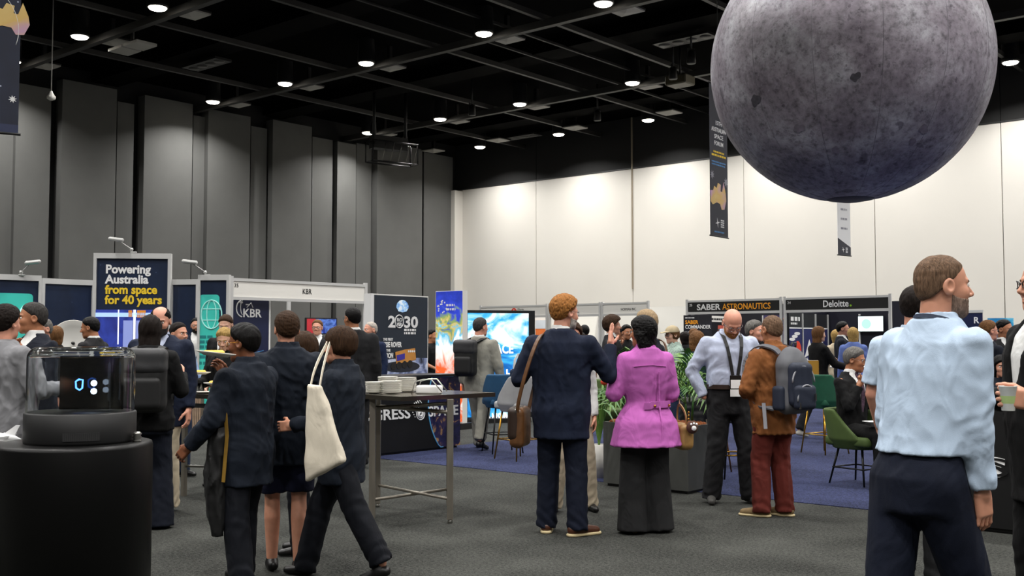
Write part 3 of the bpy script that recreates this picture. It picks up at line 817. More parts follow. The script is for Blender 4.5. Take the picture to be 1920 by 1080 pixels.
# ceiling grid
M_beam = mat('beam_grey', '#2d2c2a', .55, var=.1, vscale=3)
M_beam2 = mat('beam_dark', '#151515', .6)
for v in (24.0, 18.05, 12.3, 6.4, .5, -5.4):
    box('beam', UL, UR, v - .075, v + .075, 8.36, 8.52, M_beam, ceil)
for u in (-24.5, -21.1, -17.7, -14.3, -10.9, -7.5, -4.1, -.7, 2.7, 6.1):
    box('beam', u - .05, u + .05, VF, VB, 8.5, 8.62, M_beam, ceil)
for u in (-16.8, -15.7, -9.8): box('conduit', u - .03, u + .03, VF, VB, 8.68, 8.74, M_beam2, ceil)
for v in (26.9, 21.0, 15.2): box('duct', UL, UR, v - .4, v + .4, 8.72, 8.98, mat('duct_black', '#020202', .9, spec=.05), ceil)
# downlights
M_lens = mat('lamp_lens', '#fff6e6', .4, emit=14.)
M_house = mat('lamp_housing', '#0b0b0b', .5)
LG = 'ceiling downlights'
proto = empty('downlight', (0, 0, 0), 0, 'round bright downlight hung from the black ceiling grid', 'ceiling light', LG)
MB().lathe([(.2, .6), (.22, .05), (.22, 0), (.19, -.005), (.19, .03)], 24, cap=False).build('housing', M_house, proto)
MB().lathe([(.001, -.06), (.12, -.05), (.17, -.03), (.188, .0)], 24).build('lens', M_lens, proto)
US = [-26.3, -22.95, -19.7, -15.75, -12.45, -9.15, -5.2, -1.9, 1.4, 5.3, 8.6]
spots = [(u, v) for v in (23.62, 17.62, 11.83, 5.95, .05, -5.85) for u in US] + [(-25.17 + 3.56 * k, 27.95) for k in range(10)]
DL = []
for i, (u, v) in enumerate(spots):
    o = proto if i == 0 else copy_tree(proto); DL.append(o)
    o.location = uv(u, v, 8.4)
    rw = {27.95: 'row closest to the white wall', 23.62: 'second row from the white wall', 17.62: 'third row from the white wall', 11.83: 'fourth row from the white wall'}.get(v, 'rows above and behind the camera')
    tag(o, 'round bright downlight on the black ceiling, ' + rw, None, LG + ', ' + rw)
for i, (u, v) in enumerate(spots):
    o = DL[i]
    l = bpy.data.lights.new('downlight_lamp', 'AREA'); l.shape = 'DISK'; l.size = .36; l.energy = LAMP_W; l.color = (1, .98, .95); l.spread = math.radians(140)
    lo = bpy.data.objects.new('downlight_lamp', l); COL.objects.link(lo); lo.parent = o; lo.location = (0, 0, -.075)
# square air diffusers next to the downlights
M_diff = mat('diffuser_white', '#a8a6a0', .6)
proto = empty('air_diffuser', (0, 0, 0), 0, 'square pale air diffuser hung beside a ceiling downlight', 'air vent', 'ceiling diffusers')
MB().box(-.31, .31, -.31, .31, .05, .09).box(-.05, .05, -.05, .05, .09, .6).build('housing', M_house, proto)
MB().plate([(-.3, -.3), (.3, -.3), (.3, .3), (-.3, .3)], .02, .06).build('frame', M_diff, proto)
MB().add([(-.27, -.27, .02), (.27, -.27, .02), (.27, .27, .02), (-.27, .27, .02), (0, 0, -.03)], [(1, 0, 4), (2, 1, 4), (3, 2, 4), (0, 3, 4)]).build('cone', M_diff, proto)
i = 0
for u, v in [(u, v) for v in (24.38, 18.42, 12.62, 6.7) for u in US[:9]] + [(u, 27.65) for u in (-27.2, -24.05, -20.7, -17.1)]:
    o = proto if i == 0 else copy_tree(proto); i += 1
    rw = {27.65: 'row closest to the white wall', 24.38: 'second row from the white wall', 18.42: 'third row from the white wall'}.get(v, 'rows nearest the camera')
    tag(o, 'square pale ceiling diffuser, ' + rw, None, 'ceiling diffusers, ' + rw)
    o.location = uv(u, v, 8.42); o.rotation_euler = (0, 0, room_rot + math.pi / 4 * 0)
# dark grilles and spot clusters
def grille(px, py, ln, lab):
    p = onz(px, py, 8.55); g = empty('ceiling_grille', p, room_rot, lab, 'grille')
    MB().box(-ln / 2, ln / 2, -.25, .25, 0, .06).build('frame', M_house, g)
    for k in range(4): MB().lathe([(.13, -.02), (.15, .01)], 14, (-ln / 2 + ln * (k + .5) / 4, 0)).build('louvre', mat('louvre', '#3a3937', .5), g)
grille(1284, 77, 1.5, 'dark ceiling grille with a row of round louvres by the moon')
grille(387, 122, 1.5, 'dark ceiling grille above the grey wall panels')
grille(975, 258, 1.6, 'dark ceiling grille above the white wall corner')
def spot(px, py, lab, col=M_house):
    p = onz(px, py, 8.1); g = empty('stage_spotlight', p, random.random() * 3, lab, 'spotlight')
    MB().tube([(0, 0, .9), (0, 0, .16)], .025).box(-.1, .1, -.02, .02, .1, .18).build('yoke', M_house, g)
    MB().lathe([(.04, .14), (.09, .1), (.11, -.16), (.1, -.18)], 16).build('can', col, g)
random.seed(4)
for q, l in zip(((885, 205), (700, 240), (1262, 135), (1296, 105), (1120, 215), (760, 263)), ('near the second long beam', 'beside the lighting truss', 'just left of the moon', 'nearest to the left edge of the moon', 'between the far ceiling beams', 'over the lighting truss')):
    spot(*q, 'black stage spotlight hanging ' + l)
pj = empty('projector', onz(1275, 152, 8.0), room_rot, 'dark projector with yellowish front hanging left of the moon', 'projector')
MB().box(-.3, .3, -.25, .25, -.12, .12, .03).build('casing', mat('projector_tan', '#4c4632', .5), pj); MB().tube([(0, 0, .12), (0, 0, 1.)], .03).build('pole', M_house, pj)
pj = empty('ceiling_speaker', onz(248, 92, 8.1), room_rot, 'pale flat ceiling speaker pair near the left banner', 'speaker')
MB().box(-.62, -.04, -.25, .25, 0, .06).build('panel', M_diff, pj); MB().box(.04, .62, -.25, .25, 0, .06).build('panel', M_diff, pj); MB().tube([(0, 0, .06), (0, 0, .9)], .04).build('pole', M_house, pj)
# hanging sensor on a thin rod
p = onz(96, 183, 6.6); g = empty('pendant_microphone', p, 0, 'small white bell hanging on a thin rod before the grey wall', 'pendant')
MB().tube([(0, 0, .12), (0, 0, ZC - p.z)], .012).build('rod', mat('rod_white', '#b5b3ad', .5), g)
MB().lathe([(.02, .14), (.035, .1), (.09, .02), (.085, -.03), (.03, -.06)], 18).build('bell', mat('bell_white', '#d8d6d0', .5), g)
# lighting truss
p = at(735, 288, 31.); g = empty('lighting_truss', p, RZ_V - .25, 'black box truss with flood lamps hung under the ceiling', 'truss')
m_ = MB()
for y in (-.22, .22):
    for z in (-.3, .3): m_.tube([(-.75, y, z), (.75, y, z)], .025)
for x in (-.75, .75):
    m_.tube([(x, -.22, -.3), (x, .22, -.3), (x, .22, .3), (x, -.22, .3)], .022, closed=True)
m_.build('truss_frame', mat('truss_black', '#1d1d1d', .45, .6), g)
for k in range(5):
    MB().tube([(-.45 + .26 * k, -.22, -.3), (-.3 + .26 * k, -.22, .3)], .014).build('brace', mat('truss_brace', '#84827c', .35, .8), g)
MB().box(-.6, .5, -.05, .3, .12, .5).build('lamp_bar', M_house, g)
for x in (-.6, .45): MB().tube([(x, 0, .3), (x, 0, ZC - p.z)], .05).build('hanger', M_house, g)
# ---------------------------------------------------------------- the moon balloon
def moon_mat():
    m = bpy.data.materials.new('moon_print'); m.use_nodes = True; nt = m.node_tree; b = nt.nodes['Principled BSDF']
    b.inputs['Roughness'].default_value = .55; b.inputs['Specular IOR Level'].default_value = .3
    tc = nt.nodes.new('ShaderNodeTexCoord')
    def N(t, **k):
        n = nt.nodes.new(t)
        for a, v in k.items(): n.inputs[a].default_value = v
        return n
    def noise(s, d, ro=.6, di=0.):
        n = N('ShaderNodeTexNoise', Scale=s, Detail=d, Roughness=ro, Distortion=di); nt.links.new(tc.outputs['Object'], n.inputs['Vector']); return n.outputs[0]
    def ramp(src, st):
        r = nt.nodes.new('ShaderNodeValToRGB')
        while len(r.color_ramp.elements) < len(st): r.color_ramp.elements.new(.5)
        for e, (p_, c) in zip(r.color_ramp.elements, st): e.position = p_; e.color = (*lin(c), 1)
        nt.links.new(src, r.inputs[0]); return r.outputs[0]
    def mix(a, b_, f, mode='MIX'):
        x = nt.nodes.new('ShaderNodeMix'); x.data_type = 'RGBA'; x.blend_type = mode
        if isinstance(f, float): x.inputs[0].default_value = f
        else: nt.links.new(f, x.inputs[0])
        for s, i in ((a, 6), (b_, 7)):
            if isinstance(s, str): x.inputs[i].default_value = (*lin(s), 1)
            else: nt.links.new(s, x.inputs[i])
        return x.outputs[2]
    def voro(sc, dist=.0):
        v = N('ShaderNodeTexVoronoi', Scale=sc, Randomness=1.)
        wv = N('ShaderNodeTexNoise', Scale=sc * 1.7, Detail=3.); nt.links.new(tc.outputs['Object'], wv.inputs['Vector'])
        ad = nt.nodes.new('ShaderNodeVectorMath'); ad.operation = 'MULTIPLY_ADD'; ad.inputs[1].default_value = (dist / sc,) * 3
        nt.links.new(wv.outputs[1], ad.inputs[0]); nt.links.new(tc.outputs['Object'], ad.inputs[2]); nt.links.new(ad.outputs[0], v.inputs['Vector']); return v
    c = ramp(noise(1.15, 14, .7, .3), [(.3, '#786e7a'), (.47, '#a49ca6'), (.58, '#c3bfc8'), (.72, '#ecedf4')])
    c = mix(c, '#7d707a', ramp(noise(.62, 5, .55, .6), [(.47, '#000000'), (.62, '#909090')]), 'MIX')
    c = mix(c, ramp(noise(13., 8, .7), [(.32, '#9a9a9a'), (.5, '#e8e8e8'), (.66, '#ffffff')]), 1., 'MULTIPLY')
    # craters: dark floor and pale rim, each cell with its own size
    for sc, amt in ((2.6, .75), (6.5, .6), (15., .5)):
        v = voro(sc, .9); sep = nt.nodes.new('ShaderNodeSeparateColor'); nt.links.new(v.outputs['Color'], sep.inputs[0])
        pw = nt.nodes.new('ShaderNodeMath'); pw.operation = 'POWER'; pw.inputs[1].default_value = 3.; nt.links.new(sep.outputs[0], pw.inputs[0])
        ma = nt.nodes.new('ShaderNodeMath'); ma.operation = 'MULTIPLY_ADD'; ma.inputs[1].default_value = .3; ma.inputs[2].default_value = .03; nt.links.new(pw.outputs[0], ma.inputs[0])
        dv = nt.nodes.new('ShaderNodeMath'); dv.operation = 'DIVIDE'; nt.links.new(v.outputs['Distance'], dv.inputs[0]); nt.links.new(ma.outputs[0], dv.inputs[1])
        dk = ramp(dv.outputs[0], [(.55, '#9a969c'), (.78, '#d8d6da'), (.9, '#ffffff'), (1., '#f2f2f2')])
        c = mix(c, dk, amt, 'MULTIPLY')
        rm = ramp(dv.outputs[0], [(.76, '#000000'), (.88, '#4a4a4a'), (1., '#000000')])
        c = mix(c, '#c9c9d2', rm, 'MIX')
    for sc, th, am in ((9., .085, '#8a8a8a'), (24., .1, '#6a6a6a')):
        v = voro(sc, .5); c = mix(c, '#d8d9e2', ramp(v.outputs['Distance'], [(.0, am), (th, '#3a3a3a'), (th * 2.4, '#000000')]), 'MIX')
    nt.links.new(c, b.inputs['Base Color'])
    bp = N('ShaderNodeBump', Strength=.15, Distance=.02); nt.links.new(noise(9., 8, .7), bp.inputs['Height']); nt.links.new(bp.outputs[0], b.inputs['Normal'])
    MATS['moon_print'] = m; return m
DM = 14.0; RM = 259.5 / F * DM * .992; pm = at(1591, 124, DM)
mo = empty('moon_balloon', (pm.x, pm.y, pm.z), 0, 'giant inflated moon balloon with printed grey craters hanging over the hall', 'balloon')
n = 96; v = []; f = []
for i in range(n // 2 + 1):
    th = math.pi * i / (n // 2)
    for j in range(n): v.append((RM * math.sin(th) * math.cos(2 * math.pi * j / n), RM * math.sin(th) * math.sin(2 * math.pi * j / n), RM * math.cos(th)))
for i in range(n // 2):
    for j in range(n): f.append((i * n + j, (i + 1) * n + j, (i + 1) * n + (j + 1) % n, i * n + (j + 1) % n))
link('envelope', mesh_np('envelope', v, f), moon_mat(), mo)
for k in range(14):
    a = 2 * math.pi * (k + .3) / 14
    MB().tube([((RM - .001) * math.sin(t) * math.cos(a), (RM - .001) * math.sin(t) * math.sin(a), (RM - .001) * math.cos(t)) for t in np.linspace(.05, math.pi - .05, 40)], .0035, 5).build('seam', mat('moon_seam', '#6d6870', .6), mo)
MB().lathe([(.12, -RM - .012), (.3, -RM + .02), (.31, -RM + .03)], 32).build('base_cap', mat('moon_cap', '#3a383d', .6), mo)
# two sharp dark craters and a few small ones printed on the skin
def moon_patch(px, py, r, seed, m, nm):
    rr = ray(px, py); o = np.array([0, 0, HC]) - np.array(pm); b_ = o @ rr; c_ = o @ o - RM * RM; A = rr @ rr
    t = (-b_ - math.sqrt(max(0, b_ * b_ - A * c_))) / A; h = o + t * rr; nrm = h / np.linalg.norm(h)
    e1 = np.cross(nrm, [0, 0, 1]); e1 /= np.linalg.norm(e1); e2 = np.cross(e1, nrm); R_ = np.random.RandomState(seed)
    vs = [nrm * (RM + .004)]; K = 26; ph = R_.uniform(0, 6, 4)
    for k in range(K):
        a = 2 * math.pi * k / K; q = r * (1 + .18 * math.sin(2 * a + ph[0]) + .12 * math.sin(3 * a + ph[1]) + .1 * math.sin(5 * a + ph[2]))
        w_ = nrm * RM + (e1 * math.cos(a) + e2 * math.sin(a)) * q; vs.append(w_ / np.linalg.norm(w_) * (RM + .004))
    fs = [(0, 1 + k, 1 + (k + 1) % K) for k in range(K)]
    link(nm, mesh_np(nm, vs, fs), m, mo)
md = mat('crater_dark', '#454249', .7, var=.3, vscale=20); mh = mat('crater_mid', '#7d757f', .6, var=.3, vscale=12)
moon_patch(1417, 188, .075, 1, md, 'crater_floor'); moon_patch(1604, 144, .055, 2, md, 'crater_floor')
for i, (a, b, r) in enumerate(((1499, 240, .06), (1567, 281, .05), (1480, 284, .035), (1711, 266, .05), (1732, 242, .06))): moon_patch(a, b, r, i + 5, mh, 'crater_floor')
box('suspension_plate', -.15, .15, -.15, .15, RM, RM + .04, M_house, mo); MB().tube([(0, 0, RM), (0, 0, ZC - pm.z)], .012).build('cable', M_house, mo)
# ---------------------------------------------------------------- hanging banners
def banner(px0, px1, D, z0, z1, lab, base, dD=.0):
    A = Vector((gx(px0, D), D, 0)); B = Vector((gx(px1, D + dD), D + dD, 0)); rz = math.atan2(B.y - A.y, B.x - A.x); L = (B - A).length
    g = empty('hanging_banner', (A.x, A.y, z0), rz, lab, 'banner')
    box('cloth', 0, L, -.003, .003, 0, z1 - z0, base, g)
    MB().tube([(-.02, 0, .0), (L + .02, 0, .0)], .012).build('bottom_bar', M_house, g); MB().tube([(-.02, 0, z1 - z0), (L + .02, 0, z1 - z0)], .014).build('top_bar', M_house, g)
    MB().tube([(L / 2, 0, z1 - z0), (L / 2, 0, ZC - z0)], .006, 5).build('cable', M_house, g)
    return g, L
M_bn = art('banner_navy', [(0, '#ffffff'), (.035, '#aab0c8'), (.06, '#1d2338'), (1, '#171c2e')], scale=7, kind='stars')
M_wt = mat('print_white', '#e6e6e6', .5); M_ye = mat('print_yellow', '#e9c52a', .5); M_bl = mat('print_blue', '#3a7fb8', .5); M_or = mat('print_orange', '#f0a020', .5); M_bk = mat('print_black', '#141414', .5); M_rd = mat('print_red', '#d8432b', .5)
M_au = art('print_australia', [(.3, '#b98bd8'), (.5, '#d8b46a'), (.7, '#e0c886')], scale=2., dist=.5)
def aussie(g, cx, cz, s, y=-.006, name='map_print'):
    pts = [(-.5, .1), (-.48, -.2), (-.35, -.28), (-.1, -.2), (.1, -.22), (.2, -.38), (.38, -.36), (.5, -.1), (.47, .1), (.34, .42), (.24, .12), (.14, .14), (.16, .32), (-.02, .36), (-.1, .2), (-.25, .25), (-.32, .12)]
    MB().prism([(cx + x * s, cz + z * s) for x, z in pts], y, y + .002).build(name, M_au, g)
def star8(g, cx, cz, r, m, y=-.006, name='star_print', k=8, inner=.45):
    MB().prism([(cx + (r if i % 2 == 0 else r * inner) * math.cos(math.pi * i / k + .2), cz + (r if i % 2 == 0 else r * inner) * math.sin(math.pi * i / k + .2)) for i in range(2 * k)], y, y + .002).build(name, m, g)
g, L = banner(1333, 1366, 18.0, at(1350, 441, 18.).z, 5.9, 'dark hanging banner with forum title and Australia map left of the moon', mat('banner_slate', '#33343c', .7), .55)
H0 = 5.9 - g.location.z
for s, z, b in (('15TH', .735, 0), ('AUSTRALIAN', .69, 0), ('SPACE', .645, 0), ('FORUM', .6, 0)): text(s, .105, M_wt, g, (L * .5, -.006, H0 * z), align='CENTER', bold=.012, width=L * (.34 if len(s) == 4 else .8 if len(s) > 6 else .5))
def bars(g, x0, x1, z, h, m, y=-.006, seed=0, name='small_print'):
    # unreadable small print: a row of short dashes
    R_ = random.Random(seed); mb = MB(); x = x0
    while x < x1:
        w_ = R_.uniform(.6, 2.6) * h; mb.box(x, min(x + w_, x1), y, y + .002, z, z + h); x += w_ + h * .5
    mb.build(name, m, g)
bars(g, L * .2, L * .8, H0 * .55, .03, M_ye, seed=1); bars(g, L * .1, L * .9, H0 * .527, .035, M_ye, seed=2)
bars(g, L * .1, L * .9, H0 * .485, .025, M_bl, seed=3); bars(g, L * .1, L * .85, H0 * .467, .025, M_bl, seed=4)
aussie(g, L * .45, H0 * .27, L * .9); star8(g, L * .4, H0 * .09, .09, M_wt, k=4, inner=.2)
for k in range(4): bars(g, L * .58, L * .58 + .13, H0 * (.105 - .014 * k), .022, M_wt, seed=k)
bars(g, L * .22, L * .78, H0 * .025, .025, M_bl, seed=9)
star8(g, L * .12, H0 * .4, .08, mat('print_grey', '#8a8a92', .5)); star8(g, L * .9, H0 * .37, .09, MATS['print_grey'])
D_ = 8.8; zb_ = at(16, 241, D_).z
g, L = banner(-95, 27, D_, zb_, zb_ + 2.6, 'navy star banner with gold Australia map in the upper left', M_bn, .25)
aussie(g, L * .78, 1.0, .36); star8(g, L * .9, .3, .035, M_wt); MB().box(0, L, -.005, -.002, 0, .08).build('hem', mat('banner_hem', '#2c3350', .7), g)
MB().tube([(L * .97 - .42 + .42 * math.cos(a), -.004, .9 + .42 * math.sin(a)) for a in np.linspace(-.3, 1.2, 18)], .003, 5).build('orbit_print', M_wt, g)
g, L = banner(1572, 1596, 22., at(1584, 478, 22).z, 5.5, 'narrow white hanging banner with a dark slanted foot below the moon', mat('banner_white', '#dcdcdc', .7), .3)
MB().prism([(0, 0), (L, 0), (L, .18), (0, .36)], -.007, -.004).build('foot_print', mat('banner_slate', '#33343c', .7), g); star8(g, L * .4, .12, .06, M_wt, -.009, k=4, inner=.2)
for k in range(4): bars(g, L * .6, L * .6 + .07, .15 - .03 * k, .018, M_wt, -.009, seed=k)
for k in range(4): bars(g, L * .25, L * .75, .55 + .2 * k, .04, MATS['print_grey'], seed=k + 20)
# ================================================================ booths and exhibits
M_alu = mat('aluminium', '#c6c6c5', .45, .15); M_fascia = mat('fascia_white', '#e4e2dc', .6); M_fblack = mat('fascia_black', '#121212', .5)
M_star = art('starfield_navy', [(0, '#dfe8ff'), (.03, '#6d7da8'), (.05, '#16243f'), (1, '#122038')], scale=11, kind='stars', rough=.4)
M_teal = mat('poster_teal', '#3fc9bb', .45, var=.05, vscale=2)
M_navy = mat('poster_navy', '#131c3f', .4, var=.1, vscale=3)
def between(name, pxa, Da, pxb, Db, lab, cat, z=0.):
    A = Vector((gx(pxa, Da), Da, z)); B = Vector((gx(pxb, Db), Db, z))
    return empty(name, A, math.atan2(B.y - A.y, B.x - A.x), lab, cat), (B - A).length
def stand_panel(pxa, Da, pxb, Db, z1, lab, face, z0=.0, th=.05):
    g, L = between('exhibit_stand', pxa, Da, pxb, Db, lab, 'display panel')
    MB().box(0, .04, -th, th, z0, z1).box(L - .04, L, -th, th, z0, z1).box(.04, L - .04, -th, th, z1 - .09, z1).box(.04, L - .04, -th, th, z0, z0 + .05).build('frame', M_alu, g)
    box('graphic', .035, L - .035, -.02, .02, z0 + .04, z1 - .085, face, g)
    return g, L
def clamp_lamp(p, rz, lab, flip=1):
    g = empty('arm_lamp', p, rz, lab, 'lamp'); g.scale = (.62, .62, .62); m = mat('lamp_silver', '#b9b9b7', .35, .4)
    MB().box(-.05, .12, -.03, .03, 0, .035, .01).build('clamp', m, g)
    MB().tube([(0, 0, .03), (-.05 * flip, -.03, .12), (-.3 * flip, -.25, .3)], .014).lathe([(.035, .06), (.05, .09), (.035, .13)], 14, (-.02 * flip, 0)).build('arm', m, g)
    h = MB().box(-.2, .2, -.07, .07, -.04, .05, .03).build('lamp_head', m, g); h.location = (-.36 * flip, -.28, .33); h.rotation_euler = (.25, .1 * flip, .2 * flip)
# ---- left booth
gA, L = stand_panel(-60, 16.55, 76, 17.25, 2.52, 'starry blue exhibit panel with teal satellites poster at left edge', M_star)
xr = L - .12
MB().prism(rrect(xr - 1.35, xr, -.4, 2.22, .06), -.028, -.021).build('poster', M_teal, gA)
md_ = mat('teal_dark_print', '#1a7d80', .5); mw_ = mat('teal_pale_print', '#a8efe8', .5)
text('satellites', .115, md_, gA, (xr - .78, -.032, 1.62), bold=.012, width=.5); text('and', .115, md_, gA, (xr - .62, -.032, 1.47), bold=.012, width=.2)
sat = MB(); sat.tube([(xr - .3, -.03, 1.75), (xr - .12, -.03, 2.02)], .03, 6).box(xr - .36, xr - .24, -.033, -.03, 1.82, 1.96).box(xr - .16, xr - .05, -.033, -.03, 1.78, 1.9)
sat.tube([(xr - .42 + .1 * math.cos(a), -.03, 1.72 + .1 * math.sin(a)) for a in np.linspace(3.4, 5.2, 8)], .008, 5).build('satellite_icon', mw_, gA)
MB().box(xr - .95, xr - .1, -.033, -.029, 1.28, 1.3).build('rule_print', md_, gA)
stand_panel(78, 17.6, 175, 18.25, 2.5, 'plain starry blue exhibit panel left of the tall tower', M_star)
gT, L = between('exhibit_tower', 176, 17.75, 321, 17.9, 'tall blue tower reading Powering Australia from space for 40 years', 'display panel')
ZT = at(250, 475, 17.8).z
MB().box(0, .05, -.06, .06, 0, ZT).box(L - .05, L, -.06, .06, 0, ZT).box(.05, L - .05, -.06, .06, ZT - .09, ZT).build('frame', M_alu, gT)
box('graphic', .045, L - .045, -.02, .02, 1.98, ZT - .08, M_star, gT)
for i, (s, m_, ww) in enumerate((('Powering', M_wt, .73), ('Australia', M_wt, .71), ('from space', M_ye, .85), ('for 40 years', M_ye, .93))):
    text(s, .2, m_, gT, (.19, -.026, ZT - .335 - .172 * i), bold=.034, width=ww)
scr = box('screen', .04, L - .04, -.05, .01, .9, 1.98, art('screen_blue', [(.3, '#141c66'), (.5, '#2a3c9c'), (.7, '#1a2470')], scale=2.2, emit=.35), gT)
my = lambda n, c, e: mat(n, c, .4, emit=e)
for x0, x1, z0, z1, m_ in ((.02, L - .1, 1.86, 1.93, my('scr_pale', '#a9c8f0', .6)), (.41, .43, 1.4, 1.98, my('scr_white', '#e9eef8', .7)), (.66, .7, 1.15, 1.98, MATS['scr_white']), (.5, .65, 1.18, 1.8, my('scr_lav', '#7f8cc4', .6)), (.71, .95, 1.2, 1.8, MATS['scr_lav']), (.58, .64, 1.86, 1.97, my('scr_orange', '#c77c28', .5)), (.72, .86, 1.85, 1.97, MATS['scr_orange']), (.3, .62, .95, 1.12, my('scr_pink', '#8a78b0', .5))):
    MB().box(x0, x1, -.056, -.051, z0, z1).build('picture', m_, scr)
stand_panel(322, 18.0, 374, 17.9, 2.5, 'narrow starry blue exhibit panel right of the tall tower', M_star)
gC, L = stand_panel(373, 17.05, 431, 17.0, 2.52, 'starry blue exhibit column with teal globe poster beside stand 35', M_star)
MB().prism(rrect(.02, L - .16, -.3 + .3, 2.2, .06), -.028, -.021).build('poster', M_teal, gC)
gl = MB(); cx_, cz_, r_ = L * .44, 1.88, .17
gl.tube([(cx_ + r_ * math.cos(a), -.03, cz_ + r_ * 1.35 * math.sin(a)) for a in np.linspace(0, 6.283, 28, endpoint=False)], .012, 6, True)
gl.tube([(cx_ + r_ * .45 * math.cos(a), -.03, cz_ + r_ * 1.35 * math.sin(a)) for a in np.linspace(0, 6.283, 24, endpoint=False)], .009, 6, True)
for dz_ in (-.09, .09): gl.box(cx_ - r_ * .9, cx_ + r_ * .9, -.034, -.028, cz_ + dz_ - .007, cz_ + dz_ + .007)
gl.build('globe_icon', mw_, gC)
for z, n_ in ((1.5, 3), (1.42, 3), (1.34, 4), (1.18, 2), (1.08, 3), (.95, 2), (.86, 3)): bars(gC, .04, .04 + .07 * n_, z, .045, md_, -.032, seed=int(z * 100))
clamp_lamp(at(38, 517, 17.0) + Vector((0, 0, .0)), .2, 'silver arm lamp on top of the leftmost blue panel', -1)
clamp_lamp(at(248, 474, 17.8), .1, 'silver arm lamp on top of the tall tower', 1)
clamp_lamp(at(386, 517, 17.03), .1, 'silver arm lamp on top of the teal globe column', 1)
# satellite dish in front of it
g = empty('dish_antenna', (gx(140, 15.5), 15.5, 0), 0, 'white dish antenna standing in front of the starry panel', 'antenna')
MB().tube([(0, .1, 0), (0, .1, 1.4)], .03).lathe([(.25, 0), (.25, .03), (.05, .06)], 20, (0, .1)).build('mast', MATS['steel'], g)
di = MB().lathe([(.002, .0), (.12, .012), (.24, .05), (.33, .1), (.335, .1), (.24, .04), (.1, -.01), (.002, -.012)], 36, cap=False).build('dish', mat('dish_white', '#dcdad5', .5), g); di.location = (0, .02, 1.42); di.rotation_euler = (math.radians(85), 0, .15)
fe = MB().lathe([(.022, 0), (.022, .05)], 12).build('feed', M_bk, g); fe.location = (0, .0, 1.42); fe.rotation_euler = (math.radians(85), 0, .15)
# ---- stand 35
gK, L = between('exhibition_booth', 433, 17.5, 685, 19.55, 'white shell booth numbered 35 with KBR fascia', 'booth'); ZB = 2.5
for x in (0, L):
    MB().box(x - .03, x + .03, -.03, .03, 0, ZB + .03).build('post', M_alu, gK)
    MB().box(x - .03, x + .03, 2.4, 2.46, 0, ZB).build('post', M_alu, gK)
    MB().box(x - .02, x + .02, .0, 2.4, ZB - .06, ZB).build('side_rail', M_alu, gK)
MB().box(.03, L - .03, -.03, .03, ZB - .05, ZB).box(.03, L - .03, -.03, .03, ZB - .36, ZB - .31).build('rail', M_alu, gK)
MB().box(.03, L - .03, 2.41, 2.45, ZB - .1, ZB - .02).build('rear_rail', M_alu, gK)
fa = box('fascia', .03, L - .03, -.015, .015, ZB - .31, ZB - .05, M_fascia, gK)
text('35', .085, M_bk, fa, (.05, -.018, ZB - .15)); text('KBR', .13, M_bk, fa, (L * .5, -.018, ZB - .22), bold=.004, width=.19)
pk = box('banner', .08, .82, .12, .15, .2, 2.17, M_navy, gK)
text('KBR', .2, M_wt, pk, (.3, .112, 1.86), bold=.02, width=.36)
lg = MB().tube([(.3 + .12 * math.cos(a), .115, 2.0 + .14 * math.sin(a)) for a in np.linspace(1.9, 4.6, 14)], .012, 6).tube([(.31 + .05 * math.cos(a), .115, 2.02 + .13 * math.sin(a)) for a in np.linspace(1.8, 4.4, 12)], .008, 6)
lg.box(.24, .3, .112, .118, 2.09, 2.12).box(.36, .44, .112, .118, 2.06, 2.08).tube([(.38, .115, 2.02), (.46, .115, 2.1), (.5, .115, 2.02)], .009, 6).build('logo', M_wt, pk)
MB().tube([(.12 + .6 * t, .115, 1.3 - .05 * math.sin(3 * t)) for t in np.linspace(0, 1, 9)], .006, 5).build('swoosh', M_bl, pk)
MB().box(.82, .85, .11, .16, 0, 2.2).build('edge_profile', M_wt, gK)
g, L = between('booth_screen', 576, 20.2, 631, 20.6, 'flat screen with red and blue pictures inside stand 35', 'screen')
z1 = at(600, 598, 20.4).z; z0 = at(600, 620, 20.4).z - .05
MB().box(-.02, L + .02, 0, .05, z0 - .02, z1 + .02).box(L / 2 - .03, L / 2 + .03, .02, .05, 0, z0).box(L / 2 - .25, L / 2 + .25, -.1, .15, 0, .03).build('casing', M_bk, g)
MB().box(0, L * .3, -.004, 0, z0, z1).build('picture', mat('scr_red', '#b03038', .4, emit=.4), g); MB().box(L * .3, L, -.004, 0, z0, z1).build('picture', art('scr_blue2', [(.35, '#1c2f86'), (.5, '#5b7fd0'), (.65, '#22408a')], scale=6, emit=.4), g)
# ---- slatted wooden drum and white floor plate seen under the buffet
g = empty('slatted_plinth', (gx(362, 16.5), 16.5, 0), .15, 'ribbed pale wooden plinth behind the buffet table', 'plinth')
box('core', -.17, .17, -.17, .17, .02, .72, mat('plinth_core', '#5a4a3c', .7), g)
for k in range(12): box('slat', -.17 + .0285 * k, -.17 + .0285 * k + .019, -.185, -.165, .03, .72, mat('plinth_wood', '#a48c76', .6, var=.15, vscale=12), g)
box('top', -.19, .19, -.19, .19, .72, .75, MATS['plinth_wood'], g)
g = empty('floor_plate', (gx(400, 18.6), 18.6, 0), .4, 'white raised floor plate behind the buffet table', 'platform'); box('plate', -.9, .9, -.4, .5, 0, .03, M_fascia, g)
